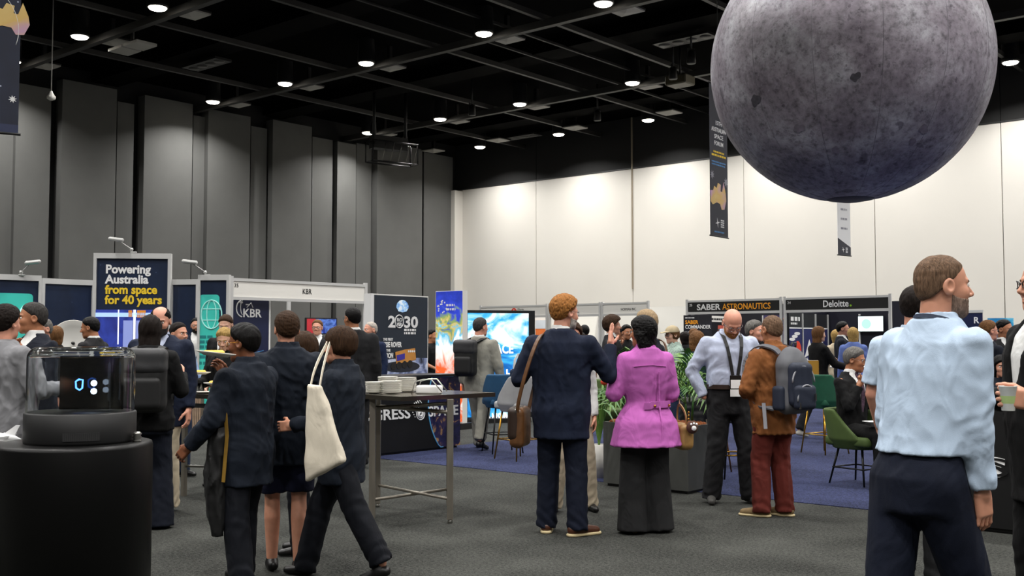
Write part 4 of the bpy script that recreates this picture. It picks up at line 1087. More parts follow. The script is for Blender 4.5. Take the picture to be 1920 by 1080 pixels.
# ---- lounge counter along V with lettering
def counter(u0, u1, v0, v1, lab):
    p = uv(u0, v0); return p
M_cb = mat('counter_black', '#0a0a0b', .45, var=.1)
pc = uv(-9.95, 8.15); gN = empty('bar_counter', (pc.x, pc.y, .006), RZ_V, 'black bar counter with white lettering and a printed globe, behind the steel table', 'counter'); LN = 2.5
box('body', 0, LN, 0, .55, .03, .97, M_cb, gN); box('worktop', -.02, LN + .02, -.02, .57, .97, 1.0, mat('counter_top', '#17171a', .3), gN); box('plinth', .03, LN - .03, .03, .5, 0, .03, M_bk, gN)
text('PROGRESS', .185, M_wt, gN, (.42, -.004, .45), bold=.02, width=1.12, ext=.003); text('SPACE', .185, M_wt, gN, (1.88, -.008, .45), bold=.02, width=.57, ext=.003)
cm = MB()
for r_ in (.075, .05, .028): cm.tube([(1.74 + r_ * math.cos(a), -.004, .49 + r_ * math.sin(a)) for a in np.linspace(0, 6.283, 20, endpoint=False)], .007 if r_ > .03 else .014, 6, True)
for k in range(5): cm.tube([(1.68 + .03 * k - .03, -.004, .52 + .025 * k), (1.59 + .03 * k, -.004, .63 + .012 * k)], .007, 5)
for k in range(4): cm.tube([(1.57 + .02 * k, -.004, .55 - .03 * k), (1.585 + .02 * k, -.004, .545 - .03 * k)], .006, 5)
cm.build('comet_logo', M_wt, gN)
eart = MB(); cxe, cze, re = 2.78, .62, .9
arc = [(cxe + re * math.cos(a), cze + re * math.sin(a)) for a in np.linspace(math.radians(118), math.radians(227), 26)]
arc = [(min(max(x, 1.55), LN), min(max(z, .03), .97)) for x, z in arc]; arc += [(LN, .03), (LN, .97)]
eart.prism(arc, -.004, -.001).build('globe_print', art('globe_night', [(.35, '#0b1030'), (.5, '#1b1b4a'), (.58, '#3a2a4a'), (.66, '#c59a5a'), (.7, '#141c44')], scale=6, detail=9), gN)
MB().tube([(x, -.004, z) for x, z in arc[:-2]], .009, 5).build('globe_rim', mat('rim_blue', '#5aa6d8', .4), gN)
# ---- display panels behind it
g, L = between('poster_lightbox', 700, 16.2, 803, 17.2, 'dark moon rover poster panel reading 2030', 'display panel'); z1 = at(750, 553, 16.7).z
box('light_box', 0, L, 0, .12, .15, z1, M_fascia, g); box('base', .05, L - .05, -.1, .25, 0, .15, M_bk, g); box('side_profile', -.06, 0, -.01, .14, 0, z1, M_wt, g)
fp = box('graphic', .02, L - .02, -.006, 0, .17, z1 - .02, art('night_slate', [(0, '#8f9ab0'), (.02, '#2b3644'), (.03, '#1c2734'), (1, '#1a2430')], scale=9, kind='stars'), g)
MB().prism(disc_poly(L * .51, z1 - .2, .14, 20, 0, math.pi, ry=.12) + [(L * .51 - .14, z1 - .2), (L * .51 - .09, z1 - .26), (L * .51, z1 - .275), (L * .51 + .09, z1 - .26)], -.012, -.008).build('moon_print', art('half_moon', [(.35, '#4a86d0'), (.5, '#9cc6ee'), (.65, '#e6f2fb')], scale=9, emit=.25), g)
text('2', .245, M_wt, g, (L * .25, -.014, z1 - .51), bold=.03, width=.16); text('30', .245, M_wt, g, (L * .53, -.014, z1 - .51), bold=.03, width=.32)
MB().tube([(L * .45 + .095 * math.cos(a), -.012, z1 - .42 + .1 * math.sin(a)) for a in np.linspace(0, 6.283, 24, endpoint=False)], .009, 6, True).build('ring_print', M_wt, g)
text('RO', .075, M_wt, g, (L * .405, -.014, z1 - .42), bold=.03, width=.12); text('VER', .075, M_wt, g, (L * .405, -.014, z1 - .49), bold=.03, width=.12)
for k in range(2): bars(g, L * .54, L * .76, z1 - .57 - .05 * k, .035, M_wt, -.012, seed=30 + k)
for s, z, ww, h in (('THE FIRST', .72, .22, .055), ('AUSSIE ROVER', .82, .5, .11), ('IN THE', .89, .16, .055), ('MOON', .99, .22, .11)): text(s, h, M_wt, g, (L * .1 + (.0 if ww > .4 else .08), -.014, z1 - z), bold=.035, width=ww)
MB().prism([(.02, .17), (L - .02, .17), (L - .02, z1 - 1.0), (L * .6, z1 - .99), (.02, z1 - 1.03)], -.010, -.007).build('lunar_ground', art('lunar_print', [(.3, '#20283c'), (.5, '#8d9cc8'), (.7, '#e3e8f4')], scale=4, detail=8, loc=(3, 0, 1)), g)
MB().prism(disc_poly(L * .5, z1 - 1.13, .42, 24, ry=.09), -.0115, -.0105).build('shadow_print', mat('print_shadow', '#1d2430', .6), g)
rv = MB().prism([(L * .38, z1 - .9), (L * .56, z1 - .86), (L * .74, z1 - .84), (L * .76, z1 - 1.02), (L * .6, z1 - 1.06), (L * .4, z1 - 1.08)], -.016, -.012).build('rover_print', mat('rover_orange', '#c98a3e', .5, var=.1), g)
MB().prism([(L * .4, z1 - .95), (L * .55, z1 - .92), (L * .55, z1 - 1.01), (L * .41, z1 - 1.04)], -.02, -.017).build('solar_print', mat('print_violet', '#3a2f9a', .5), rv)
for k in range(4): MB().prism(disc_poly(L * (.62 + .035 * k), z1 - .89, .018, 12), -.02, -.017).build('lens_print', M_wt, rv)
for k in range(4): MB().prism(disc_poly(L * (.35 + .1 * k), z1 - 1.12 + .01 * k, .06, 14), -.0165, -.0125).build('wheel_print', M_bk, rv)
g, L = between('poster_lightbox', 817, 17.9, 868, 17.55, 'tall light box with blue, white and orange aerial picture beside the 2030 panel', 'display panel'); z1 = at(842, 545, 17.7).z
box('light_box', 0, L, 0, .12, .1, z1, M_fascia, g); box('base', -.05, L + .05, -.1, .22, 0, .1, M_bk, g)
box('graphic', .01, L - .01, -.006, 0, .12, z1 - .01, art('aerial_print', [(.0, '#e8622a'), (.16, '#f0ece6'), (.3, '#ffffff'), (.42, '#3fb4dc'), (.5, '#c9b56a'), (.56, '#7f9a5a'), (.66, '#2a3fc0'), (1, '#1a2f9c')], scale=2.6, detail=10, dist=2.2, kind='grad', rot=(0, math.radians(90), 0), loc=(.0, 0, 0), stretch=(1, 1, 1), emit=.55), g)
MATS['aerial_print'].node_tree.nodes['Mapping'].inputs['Scale'].default_value = (.74, .74, .74); MATS['aerial_print'].node_tree.nodes['Mapping'].inputs['Location'].default_value = (-.74, 0, 0)
for k in range(14):
    R_ = random.Random(k); a = R_.uniform(0, 6.28); q = R_.uniform(.04, .11)
    MB().prism(disc_poly(.14 + q * math.cos(a), z1 - .27 + q * math.sin(a), .014, 8), -.012, -.008).build('logo_dot', M_wt, g)
bars(g, .24, .42, z1 - .26, .035, M_wt, -.012, seed=41); bars(g, .24, .44, z1 - .33, .035, M_wt, -.012, seed=42)
# ---- big LED totem
g, L = between('led_screen', 877, 18.9, 991, 19.2, 'large glowing screen with blue and white cosmic picture and white capitals', 'screen'); z1 = at(930, 587, 19.).z
MB().box(-.04, L + .12, .0, .14, .08, z1 + .05).box(.0, L, -.15, .35, 0, .08).build('casing', M_bk, g); box('side_light', -.1, -.04, .0, .12, 0, z1 + .12, mat('panel_pale', '#c9c9d6', .5), g)
box('picture', 0, L, -.006, 0, .1, z1, art('cosmic_print', [(.22, '#0d2f7a'), (.36, '#1468b4'), (.46, '#39a5e0'), (.54, '#bfe4f6'), (.62, '#ffffff')], scale=1.5, detail=9, dist=1.6, emit=.85, loc=(1.3, 0, .4)), g)
for s, z, x, ww in (('SPACE', z1 - .72, L * .3, .5), ('HAS', z1 - 1.17, L * .62, .33), ('ANSWERS', z1 - 1.95, L * .3, .66)): text(s, .23, mat('screen_white', '#f4f6fa', .5, emit=.9), g, (x, -.012, z), bold=.025, width=ww)
for k in range(3): bars(g, L * .68, L * .9, z1 - 1.4 - .07 * k, .04, MATS['screen_white'], -.012, seed=50 + k)
for q in ((L * .7, z1 - 1.3, .05, M_or), (L * .76, z1 - 1.32, .04, M_rd)): MB().prism(disc_poly(q[0], q[1], q[2], 12), -.012, -.008).build('picture', q[3], g)
# ---- the booth row before the white wall
VBO = float((np.array([4.51, 27.4]) @ V2))
def bxp(px, px0): return on_v(px, 600, VBO + 2.38)[0] - on_v(px0, 600, VBO)[0]
def booth(px0, px1, lab, fm, num=None, body=None, back=None):
    u0 = on_v(px0, 600, VBO)[0]; u1 = on_v(px1, 600, VBO)[0]; p = uv(u0, VBO); L = u1 - u0
    g = empty('exhibition_booth', (p.x, p.y, 0), RZ_U, lab, 'booth')
    for x in (.03, L - .03): MB().box(x - .03, x + .03, -.03, .03, 0, 2.53).build('post', M_alu, g)
    MB().box(.06, L - .06, -.03, .03, 2.45, 2.5).box(.06, L - .06, -.03, .03, 2.14, 2.2).build('rail', M_alu, g)
    fa = box('fascia', .06, L - .06, -.015, .015, 2.2, 2.45, fm, g)
    box('back_wall', .0, L - .01, 2.4, 2.44, 0, 2.45, back or M_fascia, g)
    box('side_wall', .02, .05, .03, 2.4, 0, 2.45, back or M_fascia, g)
    if num: text(num, .09, M_bk if fm == M_fascia else M_wt, fa, (.1, -.018, 2.35))
    return g, fa, L
g, fa, L = booth(900, 1027, 'white shell booth with red cross logo on its fascia', M_fascia)
MB().prism(disc_poly(L * .52, 2.33, .1, 20), -.02, -.016).build('logo', M_rd, fa); MB().box(L * .52 - .055, L * .52 + .055, -.024, -.021, 2.315, 2.345).box(L * .52 - .015, L * .52 + .015, -.024, -.021, 2.275, 2.385).build('logo_cross', M_wt, fa)
text('Nova', .09, M_bk, fa, (L * .52 + .14, -.018, 2.36), width=.22); text('Systems', .09, M_bk, fa, (L * .52 + .14, -.018, 2.25), width=.36)
def poster(g, x0, x1, z0, z1, m, y=2.38, name='poster'): return box(name, x0, x1, y, y + .015, z0, z1, m, g)
x0, x1 = bxp(1004, 900), bxp(1023, 900)
p_ = poster(g, x0, x1, .5, 2.12, mat('desert_orange', '#d06a2a', .6, var=.15, vscale=3)); MB().box(x0, x1, 2.372, 2.379, 1.85, 2.12).build('sky_print', mat('sky_pale', '#c5ccd4', .6), p_)
poster(g, x0 - .35, x0 - .1, .3, 2.1, M_bk)
g, fa, L = booth(1029, 1127, 'white shell booth with photo posters behind the red-haired man', M_fascia)
x0, x1 = bxp(1026, 1029), bxp(1042, 1029)
p_ = poster(g, max(.06, x0), x1, .5, 1.95, mat('sky_blue_print', '#6f9fd0', .6, var=.1, vscale=2)); MB().box(max(.06, x0), x1, 2.372, 2.379, 1.85, 2.1).build('rock_print', M_bk, p_)
x0, x1 = bxp(1090, 1029), bxp(1125, 1029); w_ = x1 - x0
p_ = poster(g, x0, x1, .9, 2.1, mat('launch_sky', '#4a68b4', .6, var=.2, vscale=2)); MB().prism([(x0 + w_ * .3, 1.0), (x0 + w_ * .5, 1.0), (x0 + w_ * .8, 2.08), (x0 + w_ * .45, 2.08)], 2.37, 2.378).build('plume_print', mat('plume', '#b9b4b4', .6), p_); MB().box(x0, x1, 2.372, 2.379, .9, 1.4).build('tree_print', mat('print_green', '#3a5428', .6, var=.4, vscale=9), p_)
g, fa, L = booth(1128, 1217, 'white shell booth with small black fascia name beside the grey-haired man', M_fascia)
text('NORMAN INC.', .1, M_bk, fa, (L * .42, -.018, 2.28), align='LEFT', width=.5)
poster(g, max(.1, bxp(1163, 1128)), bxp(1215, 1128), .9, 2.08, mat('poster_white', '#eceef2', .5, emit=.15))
g, fa, L = booth(1287, 1467, 'black fascia booth reading SABER ASTRONAUTICS', M_fblack, '25', back=mat('booth_dark', '#15161f', .5))
text('SABER', .21, M_wt, fa, (.32, -.018, 2.25), bold=.02, width=.68); text('ASTRONAUTICS', .21, M_or, fa, (1.06, -.018, 2.25), bold=.012, width=1.32)
sw = box('wall_lining', .1, 2.3, -.02, 0, .2, 2.12, mat('lining_black', '#17181d', .5), g); sw.location = (.052, 0, 0); sw.rotation_euler = (0, 0, math.pi / 2)
MB().box(.1, 2.3, -.03, -.021, 1.97, 2.13).build('white_header', M_fascia, sw); bars(sw, .9, 1.9, 2.02, .05, M_bk, -.036, seed=61)
for k in range(3): MB().box(1.5, 2.25, -.03, -.021, 1.66 - .3 * k, 1.88 - .3 * k).build('picture', mat('poster_coral', '#c05a4c', .5) if k != 1 else mat('poster_rose', '#b8506a', .5), sw)
x0 = bxp(1432, 1287)
poster(g, x0, L - .05, .4, 2.15, art('planet_print', [(.3, '#1a1830'), (.5, '#4a3f6a'), (.65, '#8a7fa0')], scale=1.2, dist=.3)); MB().tube([(min(L - .08, x0 + .55 + .6 * math.cos(a)), 2.37, 1.35 + .7 * math.sin(a)) for a in np.linspace(1.4, 3.2, 16)], .02, 6).build('planet_rim', mat('rim_orange', '#b0602a', .5), g)
MB().box(x0 - .03, x0, 2.34, 2.4, 0, 2.15).build('profile', M_alu, g)
gp, L2 = between('roll_up_banner', 1281, 24.5, 1334, 24.3, 'black roll-up banner reading SABER COMMANDER left of its booth', 'banner'); z1 = at(1300, 591, 24.4).z
box('cloth', 0, L2, 0, .01, .08, z1, art('banner_black', [(.3, '#0b0b10'), (.55, '#14141c'), (.75, '#2a2a3a')], scale=1.5), gp); box('base', -.03, L2 + .03, -.08, .1, 0, .08, M_alu, gp)
text('SABER', .12, M_or, gp, (.04, -.006, z1 - .2), bold=.02, width=.3); text('COMMANDER', .12, M_wt, gp, (.04, -.006, z1 - .31), bold=.015, width=.58); bars(gp, .04, .25, z1 - .07, .02, M_wt, -.006, seed=70); bars(gp, .04, .4, z1 - .4, .03, MATS['print_grey'], -.006, seed=71)
g, fa, L = booth(1470, 1672, 'black fascia booth reading Deloitte with dark panels and a screen', M_fblack, '24', back=mat('booth_navy', '#10101f', .45))
text('Deloitte', .22, M_wt, fa, (L * .38, -.018, 2.26), bold=.015, width=.62); MB().prism(disc_poly(L * .38 + .68, 2.28, .024, 12), -.02, -.016).build('green_dot', mat('print_green_dot', '#86bc25', .5), fa)
sw = box('wall_lining', .1, 2.36, -.02, 0, .1, 2.14, mat('lining_black', '#17181d', .5), g); sw.location = (.052, 0, 0); sw.rotation_euler = (0, 0, math.pi / 2)
for i in range(3):
    a, b = .12 + .75 * i, .12 + .75 * i + .7; w_ = .7
    MB().box(b, b + .04, -.05, -.0, .1, 2.14).build('profile', M_alu, sw)
    MB().box(a, b, -.028, -.021, .2, 1.76).build('mural', mat('mural_blue', '#23285a', .55, var=.1), sw); MB().box(a, b, -.03, -.021, 1.76, 1.79).build('edge_print', M_wt, sw)
    if i == 0:
        MB().prism(disc_poly(a + w_ * .62, 1.22, .2, 20, ry=.24), -.034, -.03).build('red_print', M_rd, sw)
        for k in range(3): MB().prism(disc_poly(a + w_ * (.2 + .2 * k), 1.5 + .07 * k, .16, 12, ry=.04), -.034, -.03).build('cloud_print', M_wt, sw)
    else: MB().prism([(a + w_ * .1, 1.05), (a + w_ * .5, 1.5), (a + w_ * .9, 1.05), (a + w_ * .6, 1.15), (a + w_ * .4, 1.1)], -.034, -.03).build('peak_print', M_wt, sw)
    MB().prism([(a, .2), (b, .2), (b, .9), (a + w_ * .8, 1.02), (a + w_ * .55, .88), (a + w_ * .3, 1.05), (a, .92)], -.034, -.03).build('snow_print', art('snow_print', [(.4, '#c9c6c8'), (.55, '#f0eeee'), (.6, '#5a4a56')], scale=9), sw)
bars(sw, .2, .7, 1.95, .1, M_wt, -.03, seed=81); bars(sw, .2, .55, 1.86, .05, M_wt, -.03, seed=80)
for px in (1612, 1668):
    x = bxp(px, 1470)
    if x < L - .05: MB().box(x - .02, x + .02, 2.35, 2.4, 0, 2.14).build('profile', M_alu, g)
ux = on_v(1609, 600, VBO + 2.3)[0]
sc_ = empty('wall_screen', uv(ux, VBO + 2.28), RZ_U, 'white lit flat screen mounted on the Deloitte booth wall', 'screen'); sw_ = on_v(1657, 600, VBO + 2.3)[0] - ux
Ds = float(uv(ux, VBO + 2.28).y) - .3; z1 = at(1633, 593, Ds).z; z0 = at(1633, 621, Ds).z
box('casing', 0, sw_, 0, .05, z0 - .02, z1 + .02, M_bk, sc_); box('picture', .01, sw_ - .01, -.005, 0, z0, z1, mat('screen_pale', '#e2f2f4', .4, emit=.85), sc_); MB().prism(disc_poly(.22, (z0 + z1) / 2, .12, 16), -.01, -.006).build('chart_print', mat('chart_mint', '#a8e0cc', .5, emit=.7), sc_)
# posters far right
gp, L2 = between('roll_up_banner', 1800, 20.5, 1841, 20.2, 'navy roll-up banner ending in R, far right', 'banner', .006); z1 = at(1820, 587, 20.3).z
box('cloth', 0, L2, 0, .01, .08, z1, M_navy, gp); box('base', -.03, L2 + .03, -.08, .1, 0, .08, M_alu, gp); box('top_bar', -.01, L2 + .01, -.01, .02, z1, z1 + .05, M_alu, gp); text('R', .17, M_wt, gp, (L2 - .17, -.006, z1 - .2), bold=.02, width=.1)
gp, L2 = between('roll_up_banner', 1850, 19.0, 1899, 18.8, 'bright blue printed roll-up banner behind the two suited men', 'banner', .006); z1 = at(1870, 597, 18.9).z
box('cloth', 0, L2, 0, .01, .08, z1, art('banner_aqua', [(.3, '#1668a8'), (.5, '#2f9ccc'), (.65, '#7fd0e6')], scale=3, dist=1., emit=.1), gp); box('base', -.03, L2 + .03, -.08, .1, 0, .08, M_alu, gp)
# black lettered counter on the right
UR0 = on_v(1705, 900, 8.55)[0]; pR = uv(UR0, 8.55); gR = empty('bar_counter', (pR.x, pR.y, .006), RZ_U, 'black bar counter with white capitals at the right edge', 'counter'); LR = 2.6
box('body', 0, LR, 0, .55, .03, .97, M_cb, gR); box('worktop', -.02, LR + .02, -.02, .57, .97, 1.0, MATS['counter_top'], gR); box('plinth', .03, LR - .03, .03, .5, 0, .03, M_bk, gR)
ue = on_v(1889, 872, 8.55)[0] - UR0
text('SS', .2, M_wt, gR, (ue - .44, -.004, .42), bold=.045, width=.44, ext=.003); text('SS', .2, M_cb, gR, (ue - .428, -.009, .421), bold=.0, width=.416, ext=.002, name='lettering_inline')
# ================================================================ people
SUIT = lambda m='cloth_navy', **k: dict(dict(name='jacket', mat=m, hem=.755, vcut=1.1, collar=.012), **k)
BACK = lambda m='cloth_navy', **k: dict(dict(name='jacket', mat=m, hem=.745, collar=.015), **k)
TR = lambda m='cloth_navy_trouser', **k: dict(dict(mat=m), **k)
SH = lambda m, **k: dict(dict(name='shirt', mat=m, hem=1.0, infl=.016, collar=.03), **k)
PP = {}
# red-haired man
PP['red'] = person('red-haired man in navy suit, seen from behind, with raised right hand', 1052, 8.05, 1.80, -14, hair=('curly', 'hair_ginger'), skin='pink', head=(-42, -4), top=BACK(infl=.02, wide=1, hem=.7, fold=.008), legs=TR('cloth_navy_trouser', infl=.016),
    shoes='shoe_brown', sole='sole_cream', armL=((-.42, -.1, -1), (.05, .9, .25)), armR=((.5, .3, -.85), (-.02, .45, 1)), hands=('hold', 'flat'), wide=1.12, belly=.01, glasses='glasses_steel', beard='hair_white', feet=((-.13, .06), (.13, -.04, -45)), shirt='cloth_white')
# cream-trousered person hidden behind him
person('person in cream trousers and white top hidden behind the red-haired man', 1072, 9.15, 1.62, 190, 'f', hair=('bob', 'hair_brown'), top=dict(name='blouse', mat='cloth_white', hem=.86, infl=.014), legs=TR('cloth_cream', infl=.014), shoes='shoe_black', feet=((-.16, 0), (.16, 0)))
# pink coat
PP['pink'] = person('woman in orchid pink coat and wide charcoal trousers, seen from behind', 1209, 8.12, 1.64, 12, 'f', hair=('wavy', 'hair_black'), skin='tan', head=(38, 0), glasses='glasses_steel',
    top=dict(name='coat', mat='cloth_pink', hem=.70, infl=.03, flare=.55, collar=.035, fold=.004, waist=.012), legs=TR('cloth_darkgrey', kind='wide'), shoes='shoe_tan', armL=((-.35, .05, -1), (.25, .8, .25)), armR=((.22, .1, -1), (-.1, .9, .1)), hands=('hold', 'hold'), wide=1.1, feet=((-.11, 0), (.11, .02)))
# grey-haired man behind her
PP['greyman'] = person('fair grey-haired man in navy jacket behind the pink coat', 1212, 9.15, 1.72, 55, hair=('short', 'hair_greyblond'), skin='pink', head=(-10, 0), top=BACK('cloth_navy_dark', collar=.02), legs=TR('cloth_charcoal'), shoes='shoe_sneaker', wide=1.05)
# bald man with lanyard
PP['bald'] = person('bald man in pale shirt looking down, wearing a black lanyard badge', 1366, 9.6, 1.80, 186, hair=None, skin='pink', head=(0, -38), beard='hair_ginger', glasses='glasses_steel', top=SH('cloth_shirt_lilac', hem=1.01, fold=.009), legs=TR('cloth_charcoal', waist=1.03, infl=.02, fold=.008), belt='leather_dark', lanyard='lanyard_black',
    shoes='shoe_grey', armL=((-.5, -.22, -1), (.42, .28, -1)), armR=((.5, -.22, -1), (-.42, .28, -1)), hands=(None, None), feet=((-.17, .03, 14), (.17, -.03, -14)), wide=1.08, belly=.012)
# brown jacket, rust trousers
PP['brown'] = person('bald man in brown canvas jacket and rust red trousers, back turned', 1447, 8.85, 1.66, 30, hair=('buzz', 'hair_buzz'), skin='tan', head=(-8, 0), top=dict(name='jacket', mat='cloth_brown', hem=.72, infl=.026, collar=.05, fold=.012), legs=TR('cloth_rust', infl=.02, fold=.01), shoes='shoe_taupe', sole='sole_cream',
    armL=((-.35, .05, -1), (.55, .75, -.2)), armR=((.35, -.05, -1), (-.5, .75, -.2)), hands=('fist', 'fist'), wide=1.08, belly=.02, feet=((-.1, .05, 35), (.1, -.02, 25)))
# blurred white-shirt man, near right
PP['sky'] = person('grey-haired man in pale blue shirt walking right in the near foreground', 1714, 4.15, 1.80, -62, hair=('buzz', 'hair_buzz'), skin='light', head=(-26, 0), beard='hair_stubble', top=SH('cloth_shirt_sky', hem=.99, infl=.024, fold=.008), legs=TR('cloth_navy_trouser', waist=1.03, infl=.02),
    armL=((-.1, -.05, -1), (-.02, .25, -1)), armR=((.05, -.02, -1), (-.02, .13, -1)), wide=.93, belly=.01, lean=(0, .14), feet=((-.1, -.2), (.1, .25)))
PP['behind'] = person('brown-haired man in short-sleeved light blue shirt behind the near walker', 1714, 6.3, 1.78, -25, hair=('short', 'hair_dark'), skin='pink', head=(-20, 0), top=SH('cloth_shirt_sky', hem=.95, infl=.02, sleeve='short'), legs=TR('cloth_charcoal'), wide=1.02, armL=((-.2, 0, -1), (.1, .5, -.8)), armR=((.2, 0, -1), (-.1, .5, -.8)))
PP['black'] = person('man in black suit and dark glasses holding a paper cup at the right edge', 1962, 4.75, 1.84, 96, hair=('buzz', 'hair_buzz'), skin='light', glasses='glasses_dark', top=SUIT('cloth_black', hem=.70), shirt='cloth_white', legs=TR('cloth_black'), armL=((-.1, .0, -1), (-.06, 1, .14)), armR=((.3, -.1, -1), (0, .9, 0)), hands=('grip', 'hold'), wide=1.1, belly=.02)
# three school children
JK = dict(name='jacket', mat='cloth_school', hem=.68, infl=.026, collar=.04, fold=.009)
PP['kid1'] = person('black-haired schoolboy in navy jacket carrying plates, walking left', 464, 6.35, 1.55, 62, 'k', hair=('thick', 'hair_black'), skin='brown', head=(14, -4), glasses='glasses_gold', top=dict(JK), legs=TR('cloth_school_trouser', infl=.022), armL=((-.35, .1, -1), (-.1, .6, -.6)), armR=((.1, .7, -.6), (-.1, .6, .7)), hands=('hold', 'hold'), wide=1.22, feet=((-.12, -.1), (.12, .12)))
PP['kid2'] = person('brown-haired schoolboy in navy jacket and shorts, back turned', 540, 6.75, 1.65, 14, 'k', hair=('short', 'hair_brown'), skin='light', head=(10, 0), top=dict(JK, hem=.72), legs=dict(name='shorts', mat='cloth_shorts', kind='shorts', infl=.02), shoes='shoe_black', wide=1.15, armL=((-.2, .1, -1), (0, .7, -.4)), armR=((.2, .1, -1), (0, .7, -.4)), feet=((-.08, .06), (.08, -.06)))
PP['kid3'] = person('schoolboy with brown bowl haircut striding left past the steel table', 642, 6.5, 1.53, 76, 'k', hair=('bowl', 'hair_brown'), skin='light', head=(10, 0), top=dict(JK), legs=TR('cloth_school_trouser', infl=.02), shoes='shoe_black', wide=1.15, armL=((-.15, .15, -1), (.1, .8, -.1)), armR=((.15, .15, -1), (-.1, .8, -.2)), hands=('hold', 'hold'), feet=((-.08, -.3), (.08, .27)), lift=(.06, 0))
person('schoolchild mostly hidden between the two boys', 571, 7.35, 1.50, 95, 'k', hair=('bowl', 'hair_brown'), skin='light', top=dict(JK), legs=TR('cloth_school_trouser'))
# left group
PP['blazer'] = person('man in grey blazer with curly dark hair, back turned, left edge', 12, 7.75, 1.70, -28, hair=('curly', 'hair_dark'), skin='pink', head=(12, 0), top=BACK('cloth_grey_blazer', hem=.74, infl=.024, fold=.012), legs=TR('cloth_black'), armL=((-.4, -.1, -1), (.4, .8, -.1)), armR=((.35, .15, -1), (-.15, .9, .05)), hands=('hold', 'hold'), wide=1.14, belly=.01)
person('short-haired man in dark jacket talking to the man in grey blazer', 66, 8.5, 1.76, 148, hair=('short', 'hair_darkgrey'), skin='tan', head=(-30, 0), top=SUIT('cloth_navy_dark', vcut=1.22), shirt='cloth_white', legs=TR(), wide=1.05, armL=((-.2, .3, -1), (.35, .5, .9)), hands=('hold', 'relaxed'))
person('bald man half hidden behind the talking pair at left', 83, 11.5, 1.70, 150, hair=('side', 'hair_grey'), skin='pink', top=SUIT('cloth_charcoal'), shirt='cloth_white', legs=TR('cloth_charcoal'))
person('auburn-haired woman behind the glass dome display', 107, 13.3, 1.64, 20, 'f', hair=('bob', 'hair_lightbrown'), skin='pale', top=BACK('cloth_black'), legs=TR('cloth_black'))
person('dark-haired man in grey suit walking left past the dish antenna', 176, 12.5, 1.74, 75, hair=('short', 'hair_black'), skin='tan', head=(15, -8), top=BACK('cloth_charcoal'), shirt='cloth_white', legs=TR('cloth_charcoal'), feet=((-.09, -.2), (.09, .25)), armL=((-.2, .2, -1), (0, .9, -.1)))
PP['pack'] = person('long-haired woman with a black backpack beside the glass dome', 283, 8.3, 1.66, 8, 'f', hair=('long', 'hair_dark'), skin='light', head=(5, -6), top=BACK('cloth_black', hem=.8, infl=.022), legs=dict(name='skirt_trousers', mat='cloth_navy_dark', kind='wide', infl=0.), shoes='shoe_black', wide=1.1, armL=((-.3, .1, -1), (.2, .8, .2)), armR=((.3, .1, -1), (-.1, .8, .45)), hands=('hold', 'hold'))
person('balding man in navy jacket and cream trousers facing the backpack woman', 303, 9.15, 1.76, 178, hair=('side', 'hair_dark'), skin='pink', head=(10, -12), top=SUIT('cloth_navy', infl=.024, hem=.72), shirt='cloth_shirt_lilac', legs=TR('cloth_cream', infl=.022, fold=.008), shoes='shoe_brown', wide=1.15, belly=.02, beard='hair_darkgrey')
person('bearded man in navy suit with glasses near the teal column', 369, 17.3, 1.84, 195, hair=('short', 'hair_black'), skin='light', head=(0, 0), beard='hair_dark', glasses='glasses_dark', top=SUIT('cloth_navy'), shirt='cloth_white', legs=TR(), shoes='shoe_tan')
person('person in light blue shirt holding a plate by the buffet', 335, 11.4, 1.64, -120, hair=('short', 'hair_dark'), skin='light', top=SH('cloth_blue_stripe'), legs=TR('cloth_denim'), armL=((-.2, .2, -1), (.1, 1, .1)), armR=((.2, .3, -1), (0, 1, .05)), hands=('hold', 'hold'))
person('young brown-haired man in black jacket before the teal globe poster', 426, 13.2, 1.80, 170, hair=('short', 'hair_brown'), skin='pale', head=(10, -18), top=SUIT('cloth_black', vcut=1.0), shirt='cloth_white', legs=TR('cloth_black'))
PP['blonde'] = person('fair-haired woman in black serving herself at the buffet', 424, 10.7, 1.61, 160, 'f', hair=('tied', 'hair_blond'), skin='pale', head=(20, -22), top=dict(name='cardigan', mat='cloth_black', hem=.82, infl=.02, open=.05), shirt='cloth_charcoal', legs=TR('cloth_charcoal'), armL=((-.25, .2, -1), (.2, .9, -.1)), armR=((.25, .25, -1), (-.2, .95, .0)), hands=('hold', 'hold'))
person('small dark-haired person behind the tall tower panel', 328, 15.5, 1.52, 170, 'f', hair=('bob', 'hair_black'), skin='light', top=BACK('cloth_black'), legs=TR('cloth_black'))
person('dark-suited man seen from behind at stand 35', 664, 12.2, 1.85, 10, hair=('short', 'hair_black'), skin='tan', head=(35, 0), glasses='glasses_steel', top=BACK('cloth_charcoal', infl=.024), shirt='cloth_white', legs=TR('cloth_charcoal'), wide=1.08)
person('man with glasses inside stand 35 before its screen', 596, 17.0, 1.80, 178, hair=('short', 'hair_lightbrown'), skin='pink', glasses='glasses_dark', top=SUIT('cloth_charcoal'), shirt='cloth_white', legs=TR('cloth_charcoal'))
person('person in red top seated beside the stand 35 screen', 576, 17.9, 1.62, 150, 'f', hair=('bob', 'hair_brown'), skin='pale', top=BACK('poster_coral' if 0 else 'cloth_rust'), legs=TR())
person('bald officer in blue uniform left of the 2030 panel', 697, 15.6, 1.74, 150, hair=('buzz', 'hair_white'), skin='pink', head=(-20, 0), top=SUIT('cloth_airforce'), shirt='cloth_white', tie='cloth_tie_dark', legs=TR('cloth_airforce'))
person('person in black behind the 2030 panel gap', 811, 18.6, 1.66, -120, hair=('short', 'hair_black'), skin='tan', top=dict(name='shirt', mat='cloth_black', hem=.85, sleeve='short'), legs=TR('cloth_black'), armL=((-.2, .1, -1), (.2, .8, -.2)), armR=((.2, .1, -1), (0, .8, -.3)))
